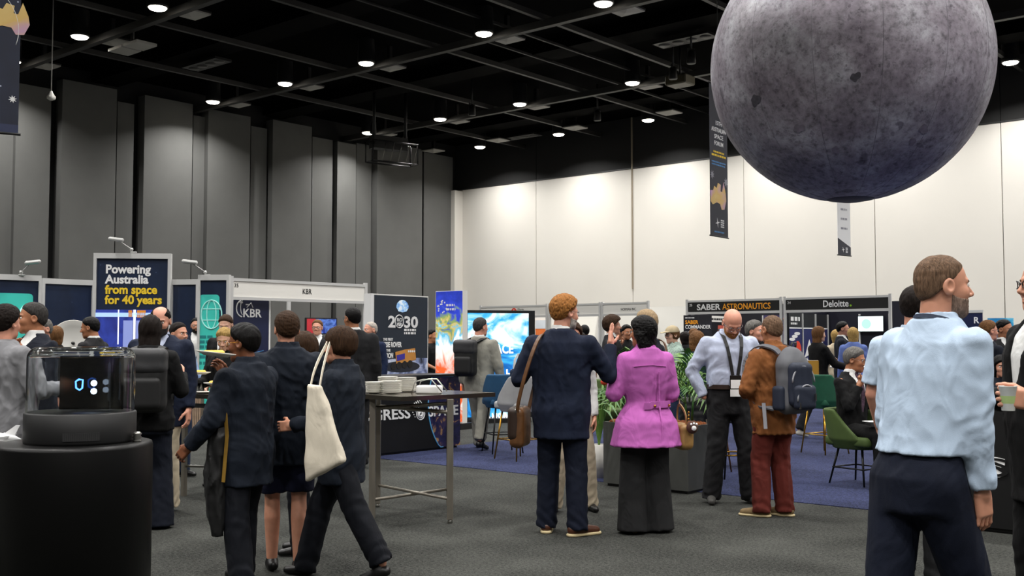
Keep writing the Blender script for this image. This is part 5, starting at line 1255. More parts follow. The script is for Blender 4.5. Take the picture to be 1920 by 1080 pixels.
PP['walker'] = person('grey-haired man in grey suit with a black backpack walking away', 899, 14.3, 1.77, -22, hair=('short', 'hair_darkgrey'), skin='pink', head=(-25, 0), top=BACK('cloth_grey_suit', infl=.024), legs=TR('cloth_grey_suit', infl=.02), shirt='cloth_white', wide=1.08, feet=((-.09, .2), (.09, -.18)), lift=(0, .05), armR=((.3, .0, -1), (.1, .2, -1)))
# centre crowd
person('curly-haired young man in dark suit and white shirt, facing right', 1147, 15., 1.80, -95, hair=('afro', 'hair_brown'), skin='light', top=SUIT('cloth_charcoal'), shirt='cloth_white', legs=TR('cloth_charcoal'))
person('dark-haired man in white shirt before the launch photo poster', 1096, 20.0, 1.76, 20, hair=('short', 'hair_black'), skin='brown', top=SH('cloth_white'), legs=TR('cloth_black'))
person('brown-haired person low beside the red-haired man', 1087, 16.5, 1.58, 60, 'f', hair=('curly', 'hair_dark'), skin='light', top=BACK('cloth_cream'), legs=TR())
person('black-haired photographer in dark top behind the palm', 1174, 18., 1.72, 200, hair=('thick', 'hair_black'), skin='tan', top=BACK('cloth_black'), legs=TR('cloth_black'), armL=((-.5, .5, -.6), (.4, .4, .8)), armR=((.5, .5, -.6), (-.4, .4, .8)), hands=('hold', 'hold'))
person('man in dark suit between the curly-haired man and the photographer', 1161, 19.4, 1.7, 130, hair=('short', 'hair_dark'), skin='tan', top=SUIT('cloth_charcoal'), shirt='cloth_white', legs=TR('cloth_charcoal'))
PP['cap'] = person('youth in beige cap and pale jacket facing left', 1262, 14.0, 1.66, 108, 'f', hair=('capfringe', 'hair_lightbrown'), skin='pale', head=(5, -4), glasses='glasses_dark', top=dict(name='jacket', mat='cloth_green_check', hem=.78, infl=.026, collar=.03), legs=TR('cloth_denim'))
person('brown-haired person in teal jumper with back turned, at the lounge', 1306, 12.6, 1.56, 10, 'f', hair=('wavy', 'hair_lightbrown'), skin='light', top=dict(name='jumper', mat='cloth_teal', hem=.8, infl=.026, collar=.02), legs=TR('cloth_beige'), shoes='shoe_tan', wide=1.12)
person('long fair-haired woman near the SABER COMMANDER banner', 1300, 20., 1.70, -40, 'f', hair=('long', 'hair_lightbrown'), skin='light', top=BACK('cloth_black'), legs=TR('cloth_black'))
person('dark-haired person between the cap youth and the banner', 1283, 19., 1.62, 20, 'f', hair=('bob', 'hair_dark'), skin='light', top=BACK('cloth_charcoal'), legs=TR('cloth_black'))
person('grey curly-haired man behind the brown canvas jacket', 1413, 12.3, 1.68, -120, hair=('thick', 'hair_grey'), skin='pink', head=(-10, 0), top=BACK('cloth_navy_dark'), legs=TR('cloth_denim'), shoes='shoe_black')
person('dark-haired man partly hidden behind the brown jacket', 1432, 16., 1.72, -140, hair=('short', 'hair_black'), skin='tan', top=BACK('cloth_black'), legs=TR('cloth_black'))
PP['blur'] = person('long-haired woman in black walking right past the green chair', 1533, 16.0, 1.68, -70, 'f', hair=('long', 'hair_lightbrown'), skin='pale', head=(-5, 0), top=dict(name='jacket', mat='cloth_black', hem=.84, infl=.024), legs=TR('cloth_charcoal'), shoes='shoe_sneaker', armR=((.2, .5, -.8), (0, .9, -.2)), armL=((-.2, .3, -1), (.2, .9, .2)), hands=('hold', 'hold'), feet=((-.09, -.3), (.09, .3)), lift=(.04, 0))
person('dark-suited man with glasses before the Deloitte booth', 1578, 18.6, 1.80, -110, hair=('short', 'hair_black'), skin='light', glasses='glasses_dark', top=SUIT('cloth_navy_dark'), shirt='cloth_white', legs=TR())
person('blonde woman in blue shirt with back turned at the Deloitte booth', 1598, 17.4, 1.68, -10, 'f', hair=('bob', 'hair_blond'), skin='pale', top=dict(name='shirt', mat='cloth_blue_shirt', hem=.84, infl=.024, collar=.02), legs=TR('cloth_navy_dark'), wide=1.08)
person('blonde person in cream behind the dark-suited man', 1566, 19.3, 1.66, 0, 'f', hair=('bob', 'hair_blond'), skin='pale', top=BACK('cloth_cream'), legs=TR())
PP['seated'] = person('seated grey-haired man in black suit resting his chin on his hand', 1594, 10.9, 1.70, -145, hair=('thick', 'hair_grey'), skin='tan', head=(22, -8), glasses='glasses_steel', top=SUIT('cloth_black', hem=.80, vcut=1.05), shirt='cloth_white', tie='cloth_tie', legs=TR('cloth_black'), shoes='shoe_black', seat=.46,
    armL=((-.15, .4, -.9), (.2, .9, .05)), armR=((.1, .45, -.9), (-.45, .2, .9)), hands=('hold', 'fist'), feet=((-.1, .42), (.1, .42)))
person('light brown-haired man in dark suit beside the far right banner', 1850, 12.4, 1.69, -75, hair=('short', 'hair_lightbrown'), skin='pink', head=(-5, 0), glasses='glasses_steel', top=BACK('cloth_navy_dark'), shirt='cloth_white', legs=TR())
person('black-haired man in dark suit and tie before the bright blue banner', 1879, 13.4, 1.72, -155, hair=('short', 'hair_black'), skin='tan', head=(15, 0), glasses='glasses_steel', top=SUIT('cloth_charcoal'), shirt='cloth_white', tie='cloth_tie_dark', legs=TR('cloth_charcoal'))
person('dark-haired person seated low beyond the paper cup', 1873, 11.2, 1.62, 170, 'f', hair=('bob', 'hair_black'), skin='light', top=BACK('cloth_navy_dark'), legs=TR(), seat=.42, feet=((-.1, .4), (.1, .4)))
# ================================================================ furniture and objects
def tub_chair(px, D, rz, lab, m, legm, sh=.46, ring=None, grp=None, back=.34, wd=.25):
    g = empty('tub_chair', (gx(px, D), D, .006 if D > 9 else 0), math.radians(rz), lab, 'chair', grp)
    def shell(P):
        o = loft(P, [(sh - .1, 0, 0, wd * .8, wd * .8), (sh, 0, 0, wd, wd * .96), (sh + back, 0, -.02, wd * 1.08, wd * 1.04)], 0, 2.6)
        i = loft(P, [(sh - .04, 0, .01, wd - .05, wd - .05), (sh + back + .1, 0, .0, wd * 1.08 - .035, wd * 1.04 - .035)], 0, 2.6)
        d = smax(o, -i, .012)
        cut = (P[:, 2] - sh - .06) - (.14 - P[:, 1]) * 1.1          # arms slope down to the front
        return smax(d, cut, .03)
    sdf_obj('back_shell', shell, (-.3, -.3, sh - .12), (.3, .3, sh + back + .05), .014, m, g)
    sdf_obj('seat', lambda P: rbox(P, (0, .02, sh - .02), (wd - .04, wd - .03, .05), .035), (-.25, -.25, sh - .1), (.25, .3, sh + .05), .014, m, g)
    for sx in (-1, 1):
        for sy in (-1, 1):
            MB().tube([(sx * .14, sy * .14, sh - .09), (sx * .21, sy * .21, 0)], [.013, .009]).build('leg', legm, g)
    if ring is not None:
        z = sh * .36; q = .14 + .07 * (1 - z / sh)
        MB().tube([(-q, -q, z), (q, -q, z), (q, q, z), (-q, q, z)], .008, 6, True).build('foot_rail', ring, g)
    return g
M_velg = mat('velvet_olive', '#3f5220', .8, var=.15, vscale=6); M_velt = mat('velvet_emerald', '#145038', .8, var=.15, vscale=6); M_velb = mat('velvet_blue', '#164466', .8, var=.15); M_velgr = mat('velvet_grey', '#9a9a9b', .8, var=.08)
M_legb = mat('leg_black', '#101010', .4, .5); M_brass = MATS['gold_metal']
tub_chair(1606, 10.85, -145, 'olive green tub chair under the seated man', M_velg, M_legb, .46, M_legb, back=.3, wd=.29)
tub_chair(942, 13.9, 20, 'blue velvet bar chair behind the grey one', M_velb, M_legb, .68, M_legb)
tub_chair(972, 13.1, 40, 'pale grey bar chair with brass legs beside the satchel', M_velgr, M_brass, .68, M_brass)
tub_chair(1136, 11.7, 200, 'olive green bar chair behind the planter', M_velg, M_legb, .68, M_legb)
tub_chair(1542, 13.8, -60, 'emerald green bar chair beside the walking woman', M_velt, M_brass, .68, M_brass)
tub_chair(1376, 11.4, 10, 'dark bar stool with brass foot rail behind the bald man', mat('velvet_char', '#26282c', .8), M_legb, .68, M_brass, back=.2)
tub_chair(1326, 12.0, 90, 'dark bar stool with slanting legs behind the planter', MATS['velvet_char'], MATS['leather_brown'], .68, M_brass, back=.2)
tub_chair(1876, 11.25, 170, 'dark chair beyond the paper cup', MATS['velvet_char'], M_legb, .42, None, back=.3)
# dark bag with white handles on the grey chair
g = empty('tote_bag', (gx(979, 12.95), 12.95, .72), .4, 'dark blue tote bag with white handles on the pale grey chair', 'bag')
sdf_obj('bag_body', lambda P: rbox(P, (0, 0, .2), (.15, .06, .2), .04) + .006 * waves(P, 5), (-.18, -.1, 0), (.18, .1, .42), .014, MATS['cloth_denim'], g)
for y in (-.05, .05): MB().ribbon([(-.09, y, .36), (-.075, y, .5), (-.03, y, .57), (.03, y, .57), (.075, y, .5), (.09, y, .36)], (0, 1, 0), .03, .006).build('handle', MATS['cloth_white'], g)
# black bag on the stool by the planter
g = empty('shoulder_bag', (gx(1297, 11.3), 11.3, .68), .3, 'black fabric bag hanging beside the planter', 'bag')
sdf_obj('bag_body', lambda P: rbox(P, (0, 0, -.02), (.14, .08, .2), .06) + .012 * waves(P, 9, 4, (.06, .12)), (-.18, -.12, -.25), (.18, .12, .22), .014, MATS['nylon_black'], g)
MB().ribbon([(-.1, 0, .15), (-.04, 0, .26), (.1, 0, .3), (.2, 0, .3)], (0, 1, 0), .03, .006).build('strap', MATS['nylon_black'], g)
# ---- planter with palms
A = Vector((gx(1130, 10.74), 10.74, 0)); g = empty('planter', A, RZ_U, 'dark grey rectangular planter box between the pink coat and the bald man', 'planter'); PL, PW, PH = .98, .46, .64
M_pl = mat('planter_grey', '#41423f', .5, var=.06, vscale=4)
MB().box(0, PL, 0, .03, .03, PH).box(0, PL, PW - .03, PW, .03, PH).box(0, .03, .03, PW - .03, .03, PH).box(PL - .03, PL, .03, PW - .03, .03, PH).box(.03, PL - .03, .03, PW - .03, .03, .08).build('box', M_pl, g)
MB().box(.03, PL - .03, .03, PW - .03, 0, .03).build('foot', M_bk, g)
mu = sdf_obj('mulch', lambda P: np.maximum(np.maximum(rbox(P, (PL / 2, PW / 2, PH - .06), (PL / 2 - .03, PW / 2 - .03, .08), .02), 0 * P[:, 0] - 9) , -9) + .02 * waves(P, 3, 8, (.03, .08)), (0, 0, PH - .2), (PL, PW, PH + .08), .014, mat('mulch_orange', '#8a4a1c', .9, var=.5, vscale=60, bump=.8, bscale=80), g); mu['kind'] = 'stuff'
M_leaf = mat('palm_leaf', '#2f5a1c', .45, var=.4, vscale=5); M_leaf2 = mat('palm_leaf_pale', '#5d8238', .45, var=.3, vscale=5)
def palm(p, h, n, seed, lab, spread=1.):
    R_ = random.Random(seed); g = empty('palm_plant', p, R_.uniform(0, 6), lab, 'plant', None)
    for k in range(5):
        a = R_.uniform(0, 6.28); MB().tube([(0.03 * math.cos(a), .03 * math.sin(a), 0), (.05 * math.cos(a), .05 * math.sin(a), h * .45)], [.012, .007], 6).build('stem', M_leaf, g)
    for k in range(n):
        a = 2.4 * k + R_.uniform(-.3, .3); el = R_.uniform(.35, 1.3); ln = h * R_.uniform(.55, .8)
        b0 = Vector((.04 * math.cos(a), .04 * math.sin(a), h * R_.uniform(.25, .5))); d = Vector((math.cos(a), math.sin(a), 0)); pts = []
        for i in range(9):
            t = i / 8; pts.append(b0 + d * ln * spread * math.cos(el) * t * (1 + .2 * t) + Vector((0, 0, ln * (math.sin(el) * t * 1.15 - .55 * t * t * (1.25 - .5 * math.sin(el))))))
        m = MB().tube(pts, [.006 * (1 - .7 * i / 8) for i in range(9)], 5); side = d.cross(Vector((0, 0, 1)))
        for i in range(2, 9):
            for s in (-1, 1):
                for o_ in (0,):
                    if i == 8 and o_: continue
                    j = min(8, i + o_); q = pts[int(j)].lerp(pts[min(8, int(j) + 1)], j - int(j)); t = (pts[min(8, i + 1)] - pts[i - 1]).normalized()
                    L_ = ln * .5 * (1 - .45 * abs(j / 8 - .45)); dr = (t * .75 + side * s * .75 + Vector((0, 0, .1))).normalized(); wv = t.cross(dr).cross(dr).normalized() * .012
                    mid = q + dr * L_ * .5; tip = q + dr * L_ + Vector((0, 0, -.32 * L_)); up = Vector((0, 0, .004))
                    m.add([q[:], (mid + wv)[:], tip[:], (mid - wv)[:], (mid + up)[:]], [(0, 1, 4), (1, 2, 4), (2, 3, 4), (3, 0, 4)])
        m.build('frond', M_leaf2 if R_.random() < .3 else M_leaf, g)
    return g
def pl_pt(x, y): return g_pl.matrix_basis @ Vector((x, y, PH))
g_pl = g
for i, (x, y, h, nn, s, lab) in enumerate(((.12, .22, .78, 18, 3, 'leafy palm at the left end of the planter beside the pink coat'), (.42, .26, .72, 14, 8, 'leafy palm in the middle of the planter behind the pink coat'), (.85, .24, .72, 18, 11, 'leafy palm at the right end of the planter beside the bald man'))): palm(pl_pt(x, y), h, nn, s, lab, (1.1, .9, .75)[i])
g = empty('flower_pot', (gx(1122, 11.35), 11.35, .0), 0, 'low plant with a red flower behind the planter', 'plant')
MB().lathe([(.1, .0), (.14, .35), (.13, .35)], 18).build('pot', mat('pot_white', '#b9b6b0', .6), g)
for k in range(12):
    a = k * 2.4; b = Vector((.22 * math.cos(a), .22 * math.sin(a), .85 + .05 * (k % 4)))
    m = MB(); m.ribbon([(0, 0, .35), (b.x * .4, b.y * .4, .75), b[:], (b.x * 1.4, b.y * 1.4, b.z - .1)], (b.x, b.y, 1.2), .025, .003).build('leaf', M_leaf2, g)
MB().lathe([(.005, .98), (.035, 1.0), (.04, 1.03), (.01, 1.05)], 10, (.05, -.1)).build('flower', M_rd, g); MB().tube([(.05, -.1, .5), (.05, -.1, .98)], .005, 5).build('flower_stem', M_leaf, g)
# ---- steel table with plates
cT = (-.84, 8.95); TZ = 1.02
g = empty('steel_table', (cT[0], cT[1], 0), 0, 'tall brushed steel table with crossed stretchers holding stacks of plates', 'table')
M_st = MATS['brushed']; q = .70
tt = MB().plate([(-.02, -q), (q, -.02), (.02, q), (-q, .02)], TZ - .035, TZ).build('tabletop', mat('table_top', '#6b665d', .22, .9, var=.1, vscale=4), g)
legs_ = [(-.29, -.32), (.345, -.41), (.295, .32), (-.34, .42)]
for x, y in legs_:
    le = MB().box(x - .024, x + .024, y - .024, y + .024, .03, TZ - .035).build('leg', M_st, g); MB().lathe([(.02, .0), (.02, .02), (.01, .03)], 12, (x, y)).build('foot', MATS['steel'], le)
MB().tube([(legs_[0][0], legs_[0][1], .17), (legs_[2][0], legs_[2][1], .17)], .013, 6).build('stretcher', M_st, g); MB().tube([(legs_[1][0], legs_[1][1], .19), (legs_[3][0], legs_[3][1], .19)], .013, 6).build('stretcher', M_st, g)
MB().tube([(*legs_[0], TZ - .11), (*legs_[2], TZ - .11)], .016, 6).build('rail', M_st, g); MB().tube([(*legs_[1], TZ - .14), (*legs_[3], TZ - .14)], .016, 6).build('rail', M_st, g)
me_pl = MB().lathe([(.001, .004), (.05, .0), (.06, .004), (.086, .012), (.0865, .015), (.06, .009), (.001, .008)], 28, cap=False).mesh('plate'); me_pl.materials.append(mat('china', '#dedbd2', .25))
def plates(px, D, n, lab, grp, z0=TZ):
    X = gx(px, D)
    for i in range(n):
        o = link('dinner_plate', me_pl, None, None, (X + random.uniform(-.002, .002), D, z0 + .004 + i * .0098)); tag(o, lab, 'plate', grp)
plates(705, 8.75, 9, 'white plate in the left stack on the steel table', 'left plate stack'); plates(728, 9.15, 12, 'white plate in the tall back stack on the steel table', 'back plate stack'); plates(735, 8.7, 10, 'white plate in the middle stack on the steel table', 'middle plate stack'); plates(763, 9.0, 12, 'white plate in the right stack on the steel table', 'right plate stack')
g = empty('napkin_rack', (gx(806, 8.72), 8.72, TZ), -.25, 'chrome wire rack of white napkins on the steel table', 'rack')
for y in (-.07, .07): MB().tube([(-.13, y, .0), (-.1, y, .1), (-.03, y, .12), (.04, y, .12), (.13, y, .02)], .005, 6).build('wire', MATS['steel'], g)
sdf_obj('napkins', lambda P: rbox(P, (0, 0, .035), (.1, .06, .035), .015), (-.12, -.08, 0), (.12, .08, .08), .009, MATS['paper'], g)
# ---- glass dome display on a pedestal
PX_, PY_ = gx(147, 4.8), 4.8
g = empty('display_pedestal', (PX_, PY_, 0), 0, 'glossy black cylindrical pedestal under the glass dome', 'pedestal')
MB().lathe([(.333, 0), (.333, .98), (.328, .995), (.31, 1.0)], 64).build('drum', mat('pedestal_black', '#020202', .4, spec=.25), g)
DX, DY = gx(156.5, 4.8), 4.8
g = empty('hologram_display', (DX, DY, 1.0), 0, 'clear dome display with glowing shapes on a black base', 'display')
MB().lathe([(.236, 0), (.238, .01), (.238, .13), (.232, .136)], 64).build('base', mat('base_black', '#0b0b0c', .5), g)
for k in range(18): MB().box(-.004, .004, -.003, .003, 0, .035).build('vent_slot', mat('slot_grey', '#2a2a2b', .4), g, (.238 * math.sin(.1 + .035 * k), -.238 * math.cos(.1 + .035 * k), .02), (0, 0, .1 + .035 * k))
gl = bpy.data.materials.new('dome_glass'); gl.use_nodes = True; b = gl.node_tree.nodes['Principled BSDF']; b.inputs['Base Color'].default_value = (.93, .95, .96, 1); b.inputs['Roughness'].default_value = .02; b.inputs['Transmission Weight'].default_value = 1; b.inputs['IOR'].default_value = 1.3; MATS['dome_glass'] = gl
R0 = .229; dm = [(R0, .136)] + [(R0, .3)] + [(R0 - .05 + .05 * math.cos(a), .375 + .05 * math.sin(a)) for a in np.linspace(0, math.pi / 2, 9)] + [(.001, .426)]
inn = [(max(.001, r - .004), z - (.004 if r < R0 - .001 else 0)) for r, z in dm[::-1]]
MB().lathe(dm + inn, 64, cap=False).build('dome', gl, g)
box('smoked_sheet', -.12, .17, .05, .056, .14, .39, mat('sheet_smoke', '#55524c', .08, trans=1.), g)  # smoked sheet added to darken the view through the dome
M_holo = mat('hologram_glow', '#cfe4ff', .4, emit=6.); M_holob = mat('hologram_blue', '#4a86ff', .4, emit=4.)
MB().tube([(.0 + .02 * x, -.02, .255 + .024 * z) for x, z in ((-.8, -.6), (-.9, .6), (-.2, 1), (.7, .9), (.6, -.6), (0, -1))], .004, 6, True).build('light_ring', M_holob, g)
for z in (.262, .226): MB().lathe([(.003, -.013), (.011, -.009), (.014, 0), (.011, .009), (.003, .013)], 10).build('light_blob', M_holo, g, (.064, -.02, z))
g = empty('chrome_finial', (gx(262, 4.78), 4.78, 1.0), 0, 'small ribbed chrome knob beside the dome base', 'ornament')
MB().lathe([(.018, 0), (.02, .006), (.014, .012), (.021, .02), (.015, .028), (.021, .036), (.012, .045)], 20).build('knob', MATS['steel'], g)
# ---- table corner at the left edge with model aircraft
g = empty('cloth_table', (gx(-36, 5.2), 5.2, 0), .15, 'black-clothed table at the left edge beside the pedestal', 'table')
sdf_obj('tablecloth', lambda P: rbox(P, (0, 0, .46), (.27, .4, .46), .02) + .012 * np.sin(np.arctan2(P[:, 1], P[:, 0]) * 22) * np.clip(.8 - P[:, 2], 0, 1), (-.33, -.45, 0), (.33, .45, .95), .02, MATS['cloth_black'], g); box('tabletop', -.27, .27, -.4, .4, .92, .935, M_bk, g)
g = empty('model_aircraft', (gx(8, 4.95), 4.95, .94), .0, 'white model aircraft on the black-clothed table', 'model')
MB().tube([(-.3, 0, .08), (-.1, 0, .075), (.06, 0, .06), (.1, 0, .05)], [.022, .024, .016, .004], 10).build('fuselage', M_wt, g)
MB().plate([(-.06, -.16), (.0, -.16), (.05, 0), (.0, .16), (-.06, .16), (-.02, 0)], .066, .072).build('wing', M_wt, g); MB().prism([(.0, .07), (.07, .12), (.09, .12), (.06, .06)], -.003, .003).build('tail_fin', M_wt, g); MB().tube([(-.1, 0, 0), (-.1, 0, .06)], .006).lathe([(.05, 0), (.05, .005)], 16, (-.1, 0)).build('stand', MATS['steel'], g)
g = empty('paper_sheet', (gx(2, 5.0), 5.0, .936), .3, 'white paper sheet on the black-clothed table', 'paper'); box('sheet', -.1, .06, -.16, -.02, 0, .003, MATS['paper'], g)
# ---- buffet table
A = Vector((gx(333, 10.0), 10.0, 0)); g = empty('buffet_table', A, RZ_U * .75, 'dark steel buffet table with food in front of the fair-haired woman', 'table'); BL, BW, BZ = 1.5, .6, .96
MB().box(0, BL, 0, BW, BZ - .04, BZ).build('tabletop', mat('buffet_top', '#4a4640', .25, .8), g)
for x in (.06, BL - .06):
    for y in (.06, BW - .06): MB().box(x - .02, x + .02, y - .02, y + .02, 0, BZ - .04).build('leg', M_st, g)
MB().tube([(.06, .06, .28), (BL - .06, BW - .06, .28)], .012, 6).build('stretcher', MATS['steel'], g); MB().tube([(.06, BW - .06, .3), (BL - .06, .06, .3)], .012, 6).build('stretcher', MATS['steel'], g); MB().box(.08, BL - .08, .05, .07, BZ - .13, BZ - .09).build('apron', M_bk, g)
gB = g
def on_t(x, y, z=0.): return gB.matrix_basis @ Vector((x, y, BZ + z))
t = empty('serving_platter', on_t(.62, .36), RZ_U * .75, 'oval platter under the row of yellow pastries', 'platter'); MB().box(-.3, .3, -.09, .09, 0, .014, .006).build('platter_body', MATS['china'], t)
pm_ = mat('pastry_yellow', '#d8b450', .7, var=.2, vscale=30); me_ps = MB().box(-.017, .017, -.028, .028, 0, .04, .008).mesh('pastry'); me_ps.materials.append(pm_)
for i in range(13):
    o = link('pastry', me_ps, None, None, on_t(.36 + .041 * i, .33 + .004 * (i % 2), .015), (0, 0, RZ_U * .75)); tag(o, 'small yellow pastry in the row on the buffet platter', 'pastry', 'pastries on the buffet')
for x, y, l in ((.22, .12, 'front'), (.3, .42, 'back')):
    o = link('dinner_plate', me_pl, None, None, on_t(x, y, .004)); tag(o, 'white plate at the %s left of the buffet table' % l, 'plate')
t = empty('bread_tray', on_t(.62, .13), RZ_U * .75, 'flat tray of golden bread slices at the buffet front', 'tray'); MB().box(-.2, .22, -.06, .06, 0, .012, .004).build('tray_body', MATS['steel'], t); MB().box(-.17, .2, -.045, .045, .012, .035, .01).build('bread', pm_, t)
for x, y, l in ((.15, .5, 'left'), (.85, .5, 'right')):
    t = empty('name_card', on_t(x, y), 0, 'white food name card at the %s of the buffet' % l, 'card'); MB().tube([(0, 0, 0), (0, 0, .1)], .003, 5).lathe([(.025, 0), (.02, .006)], 12).build('stand', MATS['steel'], t); MB().box(-.04, .04, -.002, .002, .09, .155).build('card', MATS['paper'], t)
for i in range(4):
    t = empty('water_glass', on_t(.05 + .06 * (i % 2), .12 + .09 * (i // 2)), 0, 'clear drinking glass at the left end of the buffet', 'glass', 'buffet glasses'); MB().lathe([(.022, 0), (.028, .09), (.026, .09), (.02, .006)], 16, cap=False).build('tumbler', gl, t)
def held_plate(info, hand, lab, food=None, dz=.03, fwd=.08, n=1):
    s_, e, w_, f_ = info['arms'][hand]; p = world_of(info, w_ + f_ * fwd + np.array([0, 0, dz])); o = empty('held_plate', p, 0, lab, 'plate')
    link('plate', me_pl, None, o).scale = (1.35, 1.35, 1.5)
    if food: MB().box(-.06, .06, -.04, .04, .012, .04, .012).build('food', food, o)
    return o
held_plate(PP['blonde'], 0, 'white plate held by the fair-haired woman', pm_)
p = at(404, 668, 6.05); o = empty('held_plate', p, .3, 'white plate of food raised by the black-haired schoolboy', 'plate'); pl = link('plate', me_pl, None, o); pl.scale = (1.3, 1.3, 1.6); pl.rotation_euler = (0, .12, 0); MB().box(-.07, .05, -.05, .05, .012, .035, .012).build('food', pm_, o)
p = at(374, 702, 9.95); o = empty('held_plate', p, .3, 'white plate of golden food held over the buffet table', 'plate'); pl = link('plate', me_pl, None, o); pl.scale = (1.2, 1.2, 1.5); MB().box(-.07, .06, -.05, .05, .012, .04, .012).build('food', pm_, o)
# ---- high table by the green chair, cup
g = empty('high_table', (gx(1604, 16.6), 16.6, .006), 0, 'white-topped high table beside the blonde woman in blue', 'table'); MB().lathe([(.4, 1.03), (.41, 1.04), (.4, 1.06)], 32).build('tabletop', M_fascia, g); MB().tube([(0, 0, .03), (0, 0, 1.03)], .035).build('column', MATS['steel'], g); MB().lathe([(.26, 0), (.26, .015), (.05, .04)], 28).build('base', MATS['steel'], g)
s_, e, w_, f_ = PP['black']['arms'][0]
p = world_of(PP['black'], w_ + f_ * .095 + np.array([.012, 0, .0]))
g = empty('paper_cup', (p.x, p.y, p.z - .055), 0, 'white paper cup with a green band in the hand of the man in black', 'cup')
MB().lathe([(.026, 0), (.036, .1), (.038, .103), (.034, .1), (.025, .004)], 28, cap=False).build('cup_body', mat('cup_paper', '#c9cac4', .7), g); MB().lathe([(.0292, .03), (.0325, .062)], 28, cap=False).build('band', mat('cup_green', '#a8bd7a', .7), g)
# ---- things people carry
def strap(parent, pts, nrm, m, wd=.035, th=.006, name='strap'):
    # smooth the polyline
    P_ = [Vector(p) for p in pts]
    for _ in range(2):
        Q = [P_[0]]
        for a, b in zip(P_[:-1], P_[1:]): Q += [a.lerp(b, .25), a.lerp(b, .75)]
        P_ = Q + [P_[-1]]
    return MB().ribbon([p[:] for p in P_], nrm, wd, th).build(name, m, parent)
# grey and navy backpack
I = PP['brown']; k = I['k']; g = thing_at(I, 'backpack', 'grey and navy backpack worn over the brown canvas jacket', 'backpack')
by = -.165 * k; zc = 1.17 * k
sdf_obj('main_body', lambda P: smin(rbox(P, (.0, by - .07, zc - .02), (.15, .085, .23), .08), ell(P, (.0, by - .055, zc + .18), (.12, .08, .12)), .06) + .004 * waves(P, 4), (-.17, by - .23, zc - .3), (.23, by + .05, zc + .32), .010, MATS['nylon_grey'], g)
pk_ = sdf_obj('front_pocket', lambda P: rbox(P, (.0, by - .15, zc - .01), (.12, .05, .18), .05) + .003 * waves(P, 5), (-.14, by - .29, zc - .24), (.2, by - .1, zc + .2), .010, MATS['nylon_navy'], g)
sdf_obj('small_pocket', lambda P: rbox(P, (.0, by - .2, zc - .11), (.11, .038, .1), .037) + .003 * waves(P, 6), (-.12, by - .32, zc - .23), (.18, by - .18, zc + .03), .010, MATS['nylon_navy'], g)
for z_, w2, y2 in ((zc + .13, .12, -.255), (zc - .02, .1, -.29)): MB().tube([(.0 + w2 * math.cos(a), by + y2 + .065, z_ - .12 + .13 * math.sin(a)) for a in np.linspace(0, math.pi, 14)], .007, 6).build('piping', mat('piping_grey', '#8f9096', .6), pk_)
sdf_obj('side_pocket', lambda P: rbox(P, (-.145, by - .06, zc - .12), (.03, .06, .1), .028), (-.18, by - .17, zc - .24), (-.09, by, zc), .010, MATS['nylon_navy'], g)
for q in ((-.1, by - .15, zc - .02), (-.08, by - .225, zc - .17), (.07, by - .245, zc - .1)): MB().box(q[0] - .006, q[0] + .006, q[1] - .012, q[1], q[2] - .03, q[2] + .02).build('zip_pull', MATS['steel'], g)
MB().tube([(.0, by - .04, zc + .27), (.01, by - .06, zc + .33), (.05, by - .06, zc + .33), (.06, by - .04, zc + .27)], .01, 6).build('grab_handle', MATS['nylon_black'], g)
for s in (-1, 1):
    strap(g, [(s * .1 + .01, by - .02, zc + .24), (s * .115, by + .02, 1.475 * k), (s * .12, .03, 1.5 * k), (s * .14, .15, 1.42 * k), (s * .16, .17, 1.25 * k), (s * .19, .03, .98 * k), (s * .15, by - .02, .95 * k)], [(0, -1, .3)] * 1 + [(0, -.6, 1)] * 30 if 0 else (s * .3, -.2, 1), MATS['nylon_grey'], .055, .014)
MB().ribbon([(-.2, -.1, 1.0 * k), (-.2, -.12, .78 * k)], (-1, -.5, 0), .03, .005).build('loose_strap', MATS['piping_grey'], g)
# satchel
I = PP['red']; k = I['k']; g = thing_at(I, 'satchel', 'brown leather satchel at the left hip of the red-haired man', 'bag')
sx_, sz_ = -.315, .80
sdf_obj('bag_body', lambda P: rbox(P, (sx_, -.02, sz_), (.055, .15, .15), .04) + .004 * waves(P, 2), (sx_ - .09, -.2, sz_ - .18), (sx_ + .09, .16, sz_ + .18), .010, MATS['leather_brown'], g)
sdf_obj('flap', lambda P: rbox(P, (sx_ - .02, -.02, sz_ + .03), (.05, .157, .13), .045), (sx_ - .09, -.2, sz_ - .12), (sx_ + .06, .16, sz_ + .18), .010, MATS['leather_dark'], g)
strap(g, [(sx_ + .01, -.16, sz_ + .12), (-.29, -.185, 1.0), (-.235, -.205, 1.2), (-.165, -.18, 1.42), (-.13, -.09, 1.515), (-.12, .03, 1.49), (-.2, .16, 1.3), (sx_ + .03, .13, sz_ + .12)], (-.5, -1, .6), MATS['leather_brown'], .032, .008)
for y in (-.16, .13): MB().tube([(sx_, y + .02 * math.cos(a), sz_ + .13 + .02 * math.sin(a)) for a in np.linspace(0, 6.28, 10, endpoint=False)], .004, 5, True).build('ring', MATS['steel'], g)
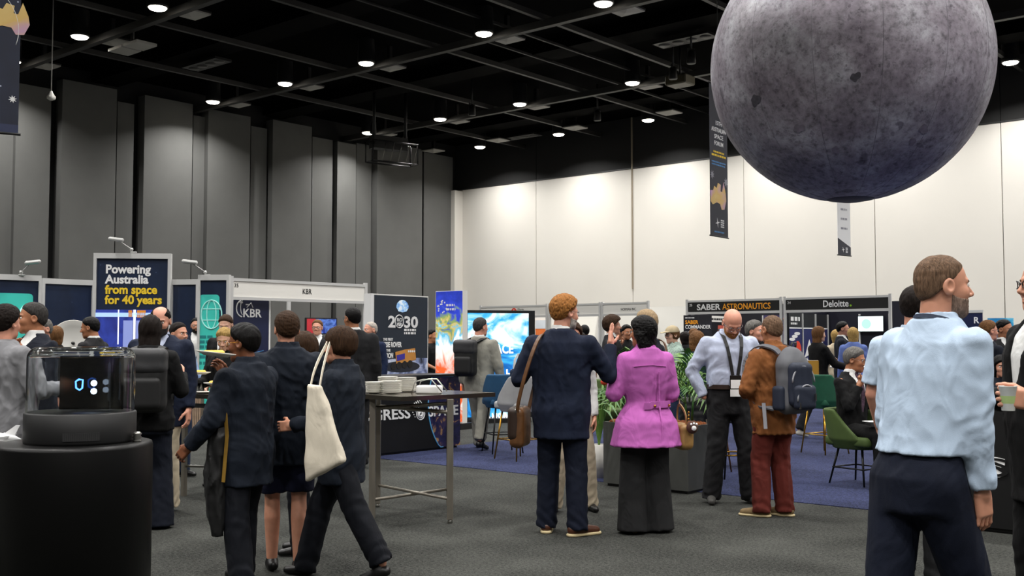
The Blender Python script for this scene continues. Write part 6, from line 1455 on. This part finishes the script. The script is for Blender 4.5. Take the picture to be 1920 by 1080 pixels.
# pink coat details
I = PP['pink']; r = I['root']; k = I['k']
def back_y(I, x, z, infl):
    T = I['T']; zz = [t[0] for t in T]; cy, rx, ry = [float(np.interp(z, zz, [t[i] for t in T])) for i in (2, 3, 4)]
    return cy - (ry + infl) * math.sqrt(max(.02, 1 - (x / (rx + infl)) ** 2))
zb = 1.03 * k
bl = MB().ribbon([(x, back_y(I, x, zb, .045), zb + .01 * (x > 0)) for x in np.linspace(-.06, .17, 12)], [(x * 3, -1, .0) for x in np.linspace(-.06, .17, 12)], .05, .012).build('half_belt', MATS['cloth_pink'], r)
for x in (.02, .15):
    b_ = MB().lathe([(.001, .012), (.008, .009), (.011, .0)], 14).build('button', MATS['gold_metal'], bl); b_.location = (x, back_y(I, x, zb, .052), zb); b_.rotation_euler = (math.pi / 2, 0, x * 3)
MB().ribbon([(.06, back_y(I, .06, z, .045 + .05 * max(0, (1.03 * k - z) / .4)), z) for z in np.linspace(1.3 * k, .715 * k, 12)], (.3, -1, 0), .012, .008).build('pleat', MATS['cloth_pink'], r)
MB().ribbon([(x, back_y(I, x, 1.36 * k, .035), 1.36 * k - abs(x) * .1) for x in np.linspace(-.13, .13, 10)], (0, -1, .2), .008, .006).build('yoke_seam', MATS['cloth_pink'], r)
g = thing_at(I, 'handbag', 'tan handbag with a paw charm at the right hip of the pink coat', 'bag')
sdf_obj('bag_body', lambda P: rbox(P, (.30, .03, .72), (.06, .13, .1), .045) + .004 * waves(P, 8), (.22, -.12, .6), (.39, .18, .84), .010, mat('leather_tan', '#94713f', .5, var=.2), g)
strap(g, [(.3, -.07, .8), (.3, -.07, .9), (.28, .03, .98), (.3, .12, .9), (.3, .12, .8)], (1, 0, 0), MATS['leather_tan'], .02, .008)
sdf_obj('charm', lambda P: ell(P, (.325, -.13, .8), (.045, .035, .05)), (.25, -.19, .73), (.39, -.08, .87), .009, mat('charm_brown', '#4a2f22', .9, bump=.5), g)
for dx, dz_, q in ((0, .0, .02), (-.022, .03, .009), (0, .036, .009), (.022, .03, .009)): MB().lathe([(.001, .006), (q * .8, .004), (q, 0)], 12).build('paw_print', M_wt, g, (.325 + dx, -.165, .795 + dz_), (math.pi / 2, 0, 0))
for z in (.86, .885, .91): MB().lathe([(.001, -.01), (.01, 0), (.001, .01)], 8).build('bead', MATS['gold_metal'], g, (.31, -.1, z))
# strap of the grey-haired man
strap(PP['greyman']['root'], [(.05, -.17, 1.2), (.1, -.14, 1.42), (.115, -.06, 1.475), (.12, .06, 1.44)], (.3, -1, 1), MATS['leather_brown'], .035, .008)
# black backpacks
def small_pack(I, lab, dx=0.):
    k = I['k']; g = thing_at(I, 'backpack', lab, 'backpack'); by = -.15 * k; zc = 1.2 * k; h = max(.010, I['cres'])
    sdf_obj('main_body', lambda P: rbox(P, (dx, by - .08, zc), (.15, .085, .23), .06) + .004 * waves(P, 4), (dx - .19, by - .2, zc - .28), (dx + .19, by + .05, zc + .28), h, MATS['nylon_black'], g)
    sdf_obj('top_flap', lambda P: rbox(P, (dx, by - .09, zc + .16), (.155, .09, .1), .05) + .004 * waves(P, 9), (dx - .19, by - .22, zc + .02), (dx + .19, by + .05, zc + .3), h, mat('nylon_charcoal', '#2c2c2e', .55, bump=.2), g)
    sdf_obj('front_pocket', lambda P: rbox(P, (dx, by - .165, zc - .08), (.12, .04, .12), .035), (dx - .15, by - .23, zc - .22), (dx + .15, by - .1, zc + .06), h, MATS['nylon_black'], g)
    for s in (-1, 1): strap(g, [(dx + s * .09, by - .02, zc + .2), (s * .1, by + .03, 1.47 * k), (s * .105, .03, 1.49 * k), (s * .13, .14, 1.4 * k), (s * .15, .14, 1.2 * k), (s * .16, .0, 1.0 * k)], (s * .3, -.2, 1), MATS['nylon_black'], .05, .012)
small_pack(PP['pack'], 'black backpack with grey flap worn by the long-haired woman', .02); small_pack(PP['walker'], 'black backpack slung on the grey-suited walker', -.1)
# canvas tote of the schoolboys
p = at(604, 800, 6.05); g = empty('canvas_tote', (p.x, p.y, p.z), -.1, 'cream canvas tote bag swinging between the two schoolboys', 'bag')
def tote(P):
    x, y, z = P.T; d = np.maximum(-.088 - x, (x - .1) * .95 + (z + .08) * .3); d = smax(d, -.185 - z - (x - .1) * .55 * -1 - .03 + 0 * x, .02)
    d = smax(d, z - .24, .01); return smax(d, np.abs(y) - .045 - .02 * np.clip(-z * 3, -1, 1), .03) + .006 * waves(P, 5, 4, (.1, .25))
sdf_obj('bag_body', tote, (-.14, -.1, -.3), (.16, .1, .27), .010, MATS['cloth_canvas'], g)
for x_ in (-.075, -.02): strap(g, [(x_, 0, .2), (x_ * .9 - .01, .1, .33), (-.065 + x_ * .2, .42, .5), (-.08 + x_ * .2, .6, .545), (-.085 + x_ * .2, .76, .5), (-.08, .82, .35)], (1, .2, .3), MATS['cloth_canvas'], .02, .005, 'handle')
# school jacket piping and crest
for nm, pts in (('kid1', [(-.212, -.03, 1.1), (-.205, -.045, .9), (-.215, -.03, .64)]), ('kid3', [(.21, -.04, 1.1), (.205, -.05, .9), (.21, -.04, .66)])):
    I = PP[nm]; k = I['k']; x_ = 1 if nm == 'kid3' else -1
    MB().ribbon([(x * 1., y, z) for x, y, z in pts], (x_, -.2, 0), .02, .006).build('piping', MATS['cloth_gold'], I['root'])
I = PP['kid3']; MB().box(-.11, -.05, .145, .152, 1.1, 1.18).build('crest', MATS['cloth_gold'], I['root'])
p = at(403, 900, 6.2); g = empty('draped_jacket', (p.x, p.y, p.z), 0, 'black jacket draped over the arm of the black-haired schoolboy', 'jacket')
sdf_obj('cloth', lambda P: loft(P, [(-.32, .02, 0, .03, .03), (-.2, .01, 0, .05, .05), (.05, 0, 0, .06, .07), (.25, .02, 0, .055, .07), (.32, .05, 0, .04, .05)]) + .028 * (np.abs(waves(P, 7, 4, (.05, .11), (1, 1, .15))) - .3), (-.12, -.12, -.34), (.14, .12, .34), .010, MATS['nylon_black'], g)
# beige cap
I = PP['cap']; g = thing_at(I, 'baseball_cap', 'beige baseball cap on the youth facing left', 'cap')
v, f = nets(lambda P: smax(ell(P, (0, -.008, .04), (.092, .112, .1)), .035 - P[:, 2], .006), (-.11, -.13, .02), (.11, .13, .16), .007); o = link('crown', mesh_np('crown', v, f), MATS['cloth_cap'], g); o.data.transform(I['R4'])
v, f = nets(lambda P: smax(smax(ell(P, (0, .1, .04), (.078, .09, .02)), .036 - P[:, 2] + (P[:, 0] / .08) ** 2 * .012, .004), -(P[:, 1] - .06), .006), (-.1, .03, .01), (.1, .21, .08), .006); o = link('peak', mesh_np('peak', v, f), MATS['cloth_cap'], g); o.data.transform(I['R4'])
# lanyard of the near walker, folder and pin
I = PP['sky']; nb = I['nb']; k = I['k']
MB().ribbon([(nb[0] + .088 * k * math.sin(a), nb[1] + .012 - .085 * k * math.cos(a), I['T'][-1][0] + .014 - .03 * (1 - math.cos(a))) for a in np.linspace(-1.9, 1.9, 18)], [(math.sin(a), -math.cos(a), .3) for a in np.linspace(-1.9, 1.9, 18)], .016, .003).build('lanyard', mat('lanyard_navy', '#1c2c44', .6), I['root'])
p = at(1522, 690, 15.75); g = empty('yellow_folder', (p.x, p.y, p.z), .4, 'yellow folder carried by the long-haired walking woman', 'folder'); box('cover', -.12, .12, -.012, .012, -.11, .11, mat('folder_yellow', '#b98a2a', .6), g); box('pages', -.115, .115, -.007, .007, .11, .116, MATS['paper'], g)
p = at(1641, 790, 10.5); g = empty('document_sheet', (p.x, p.y, p.z), .3, 'white sheet held by the seated man', 'paper'); MB().box(-.1, .1, -.07, .07, -.003, .003).build('sheet', MATS['paper'], g)
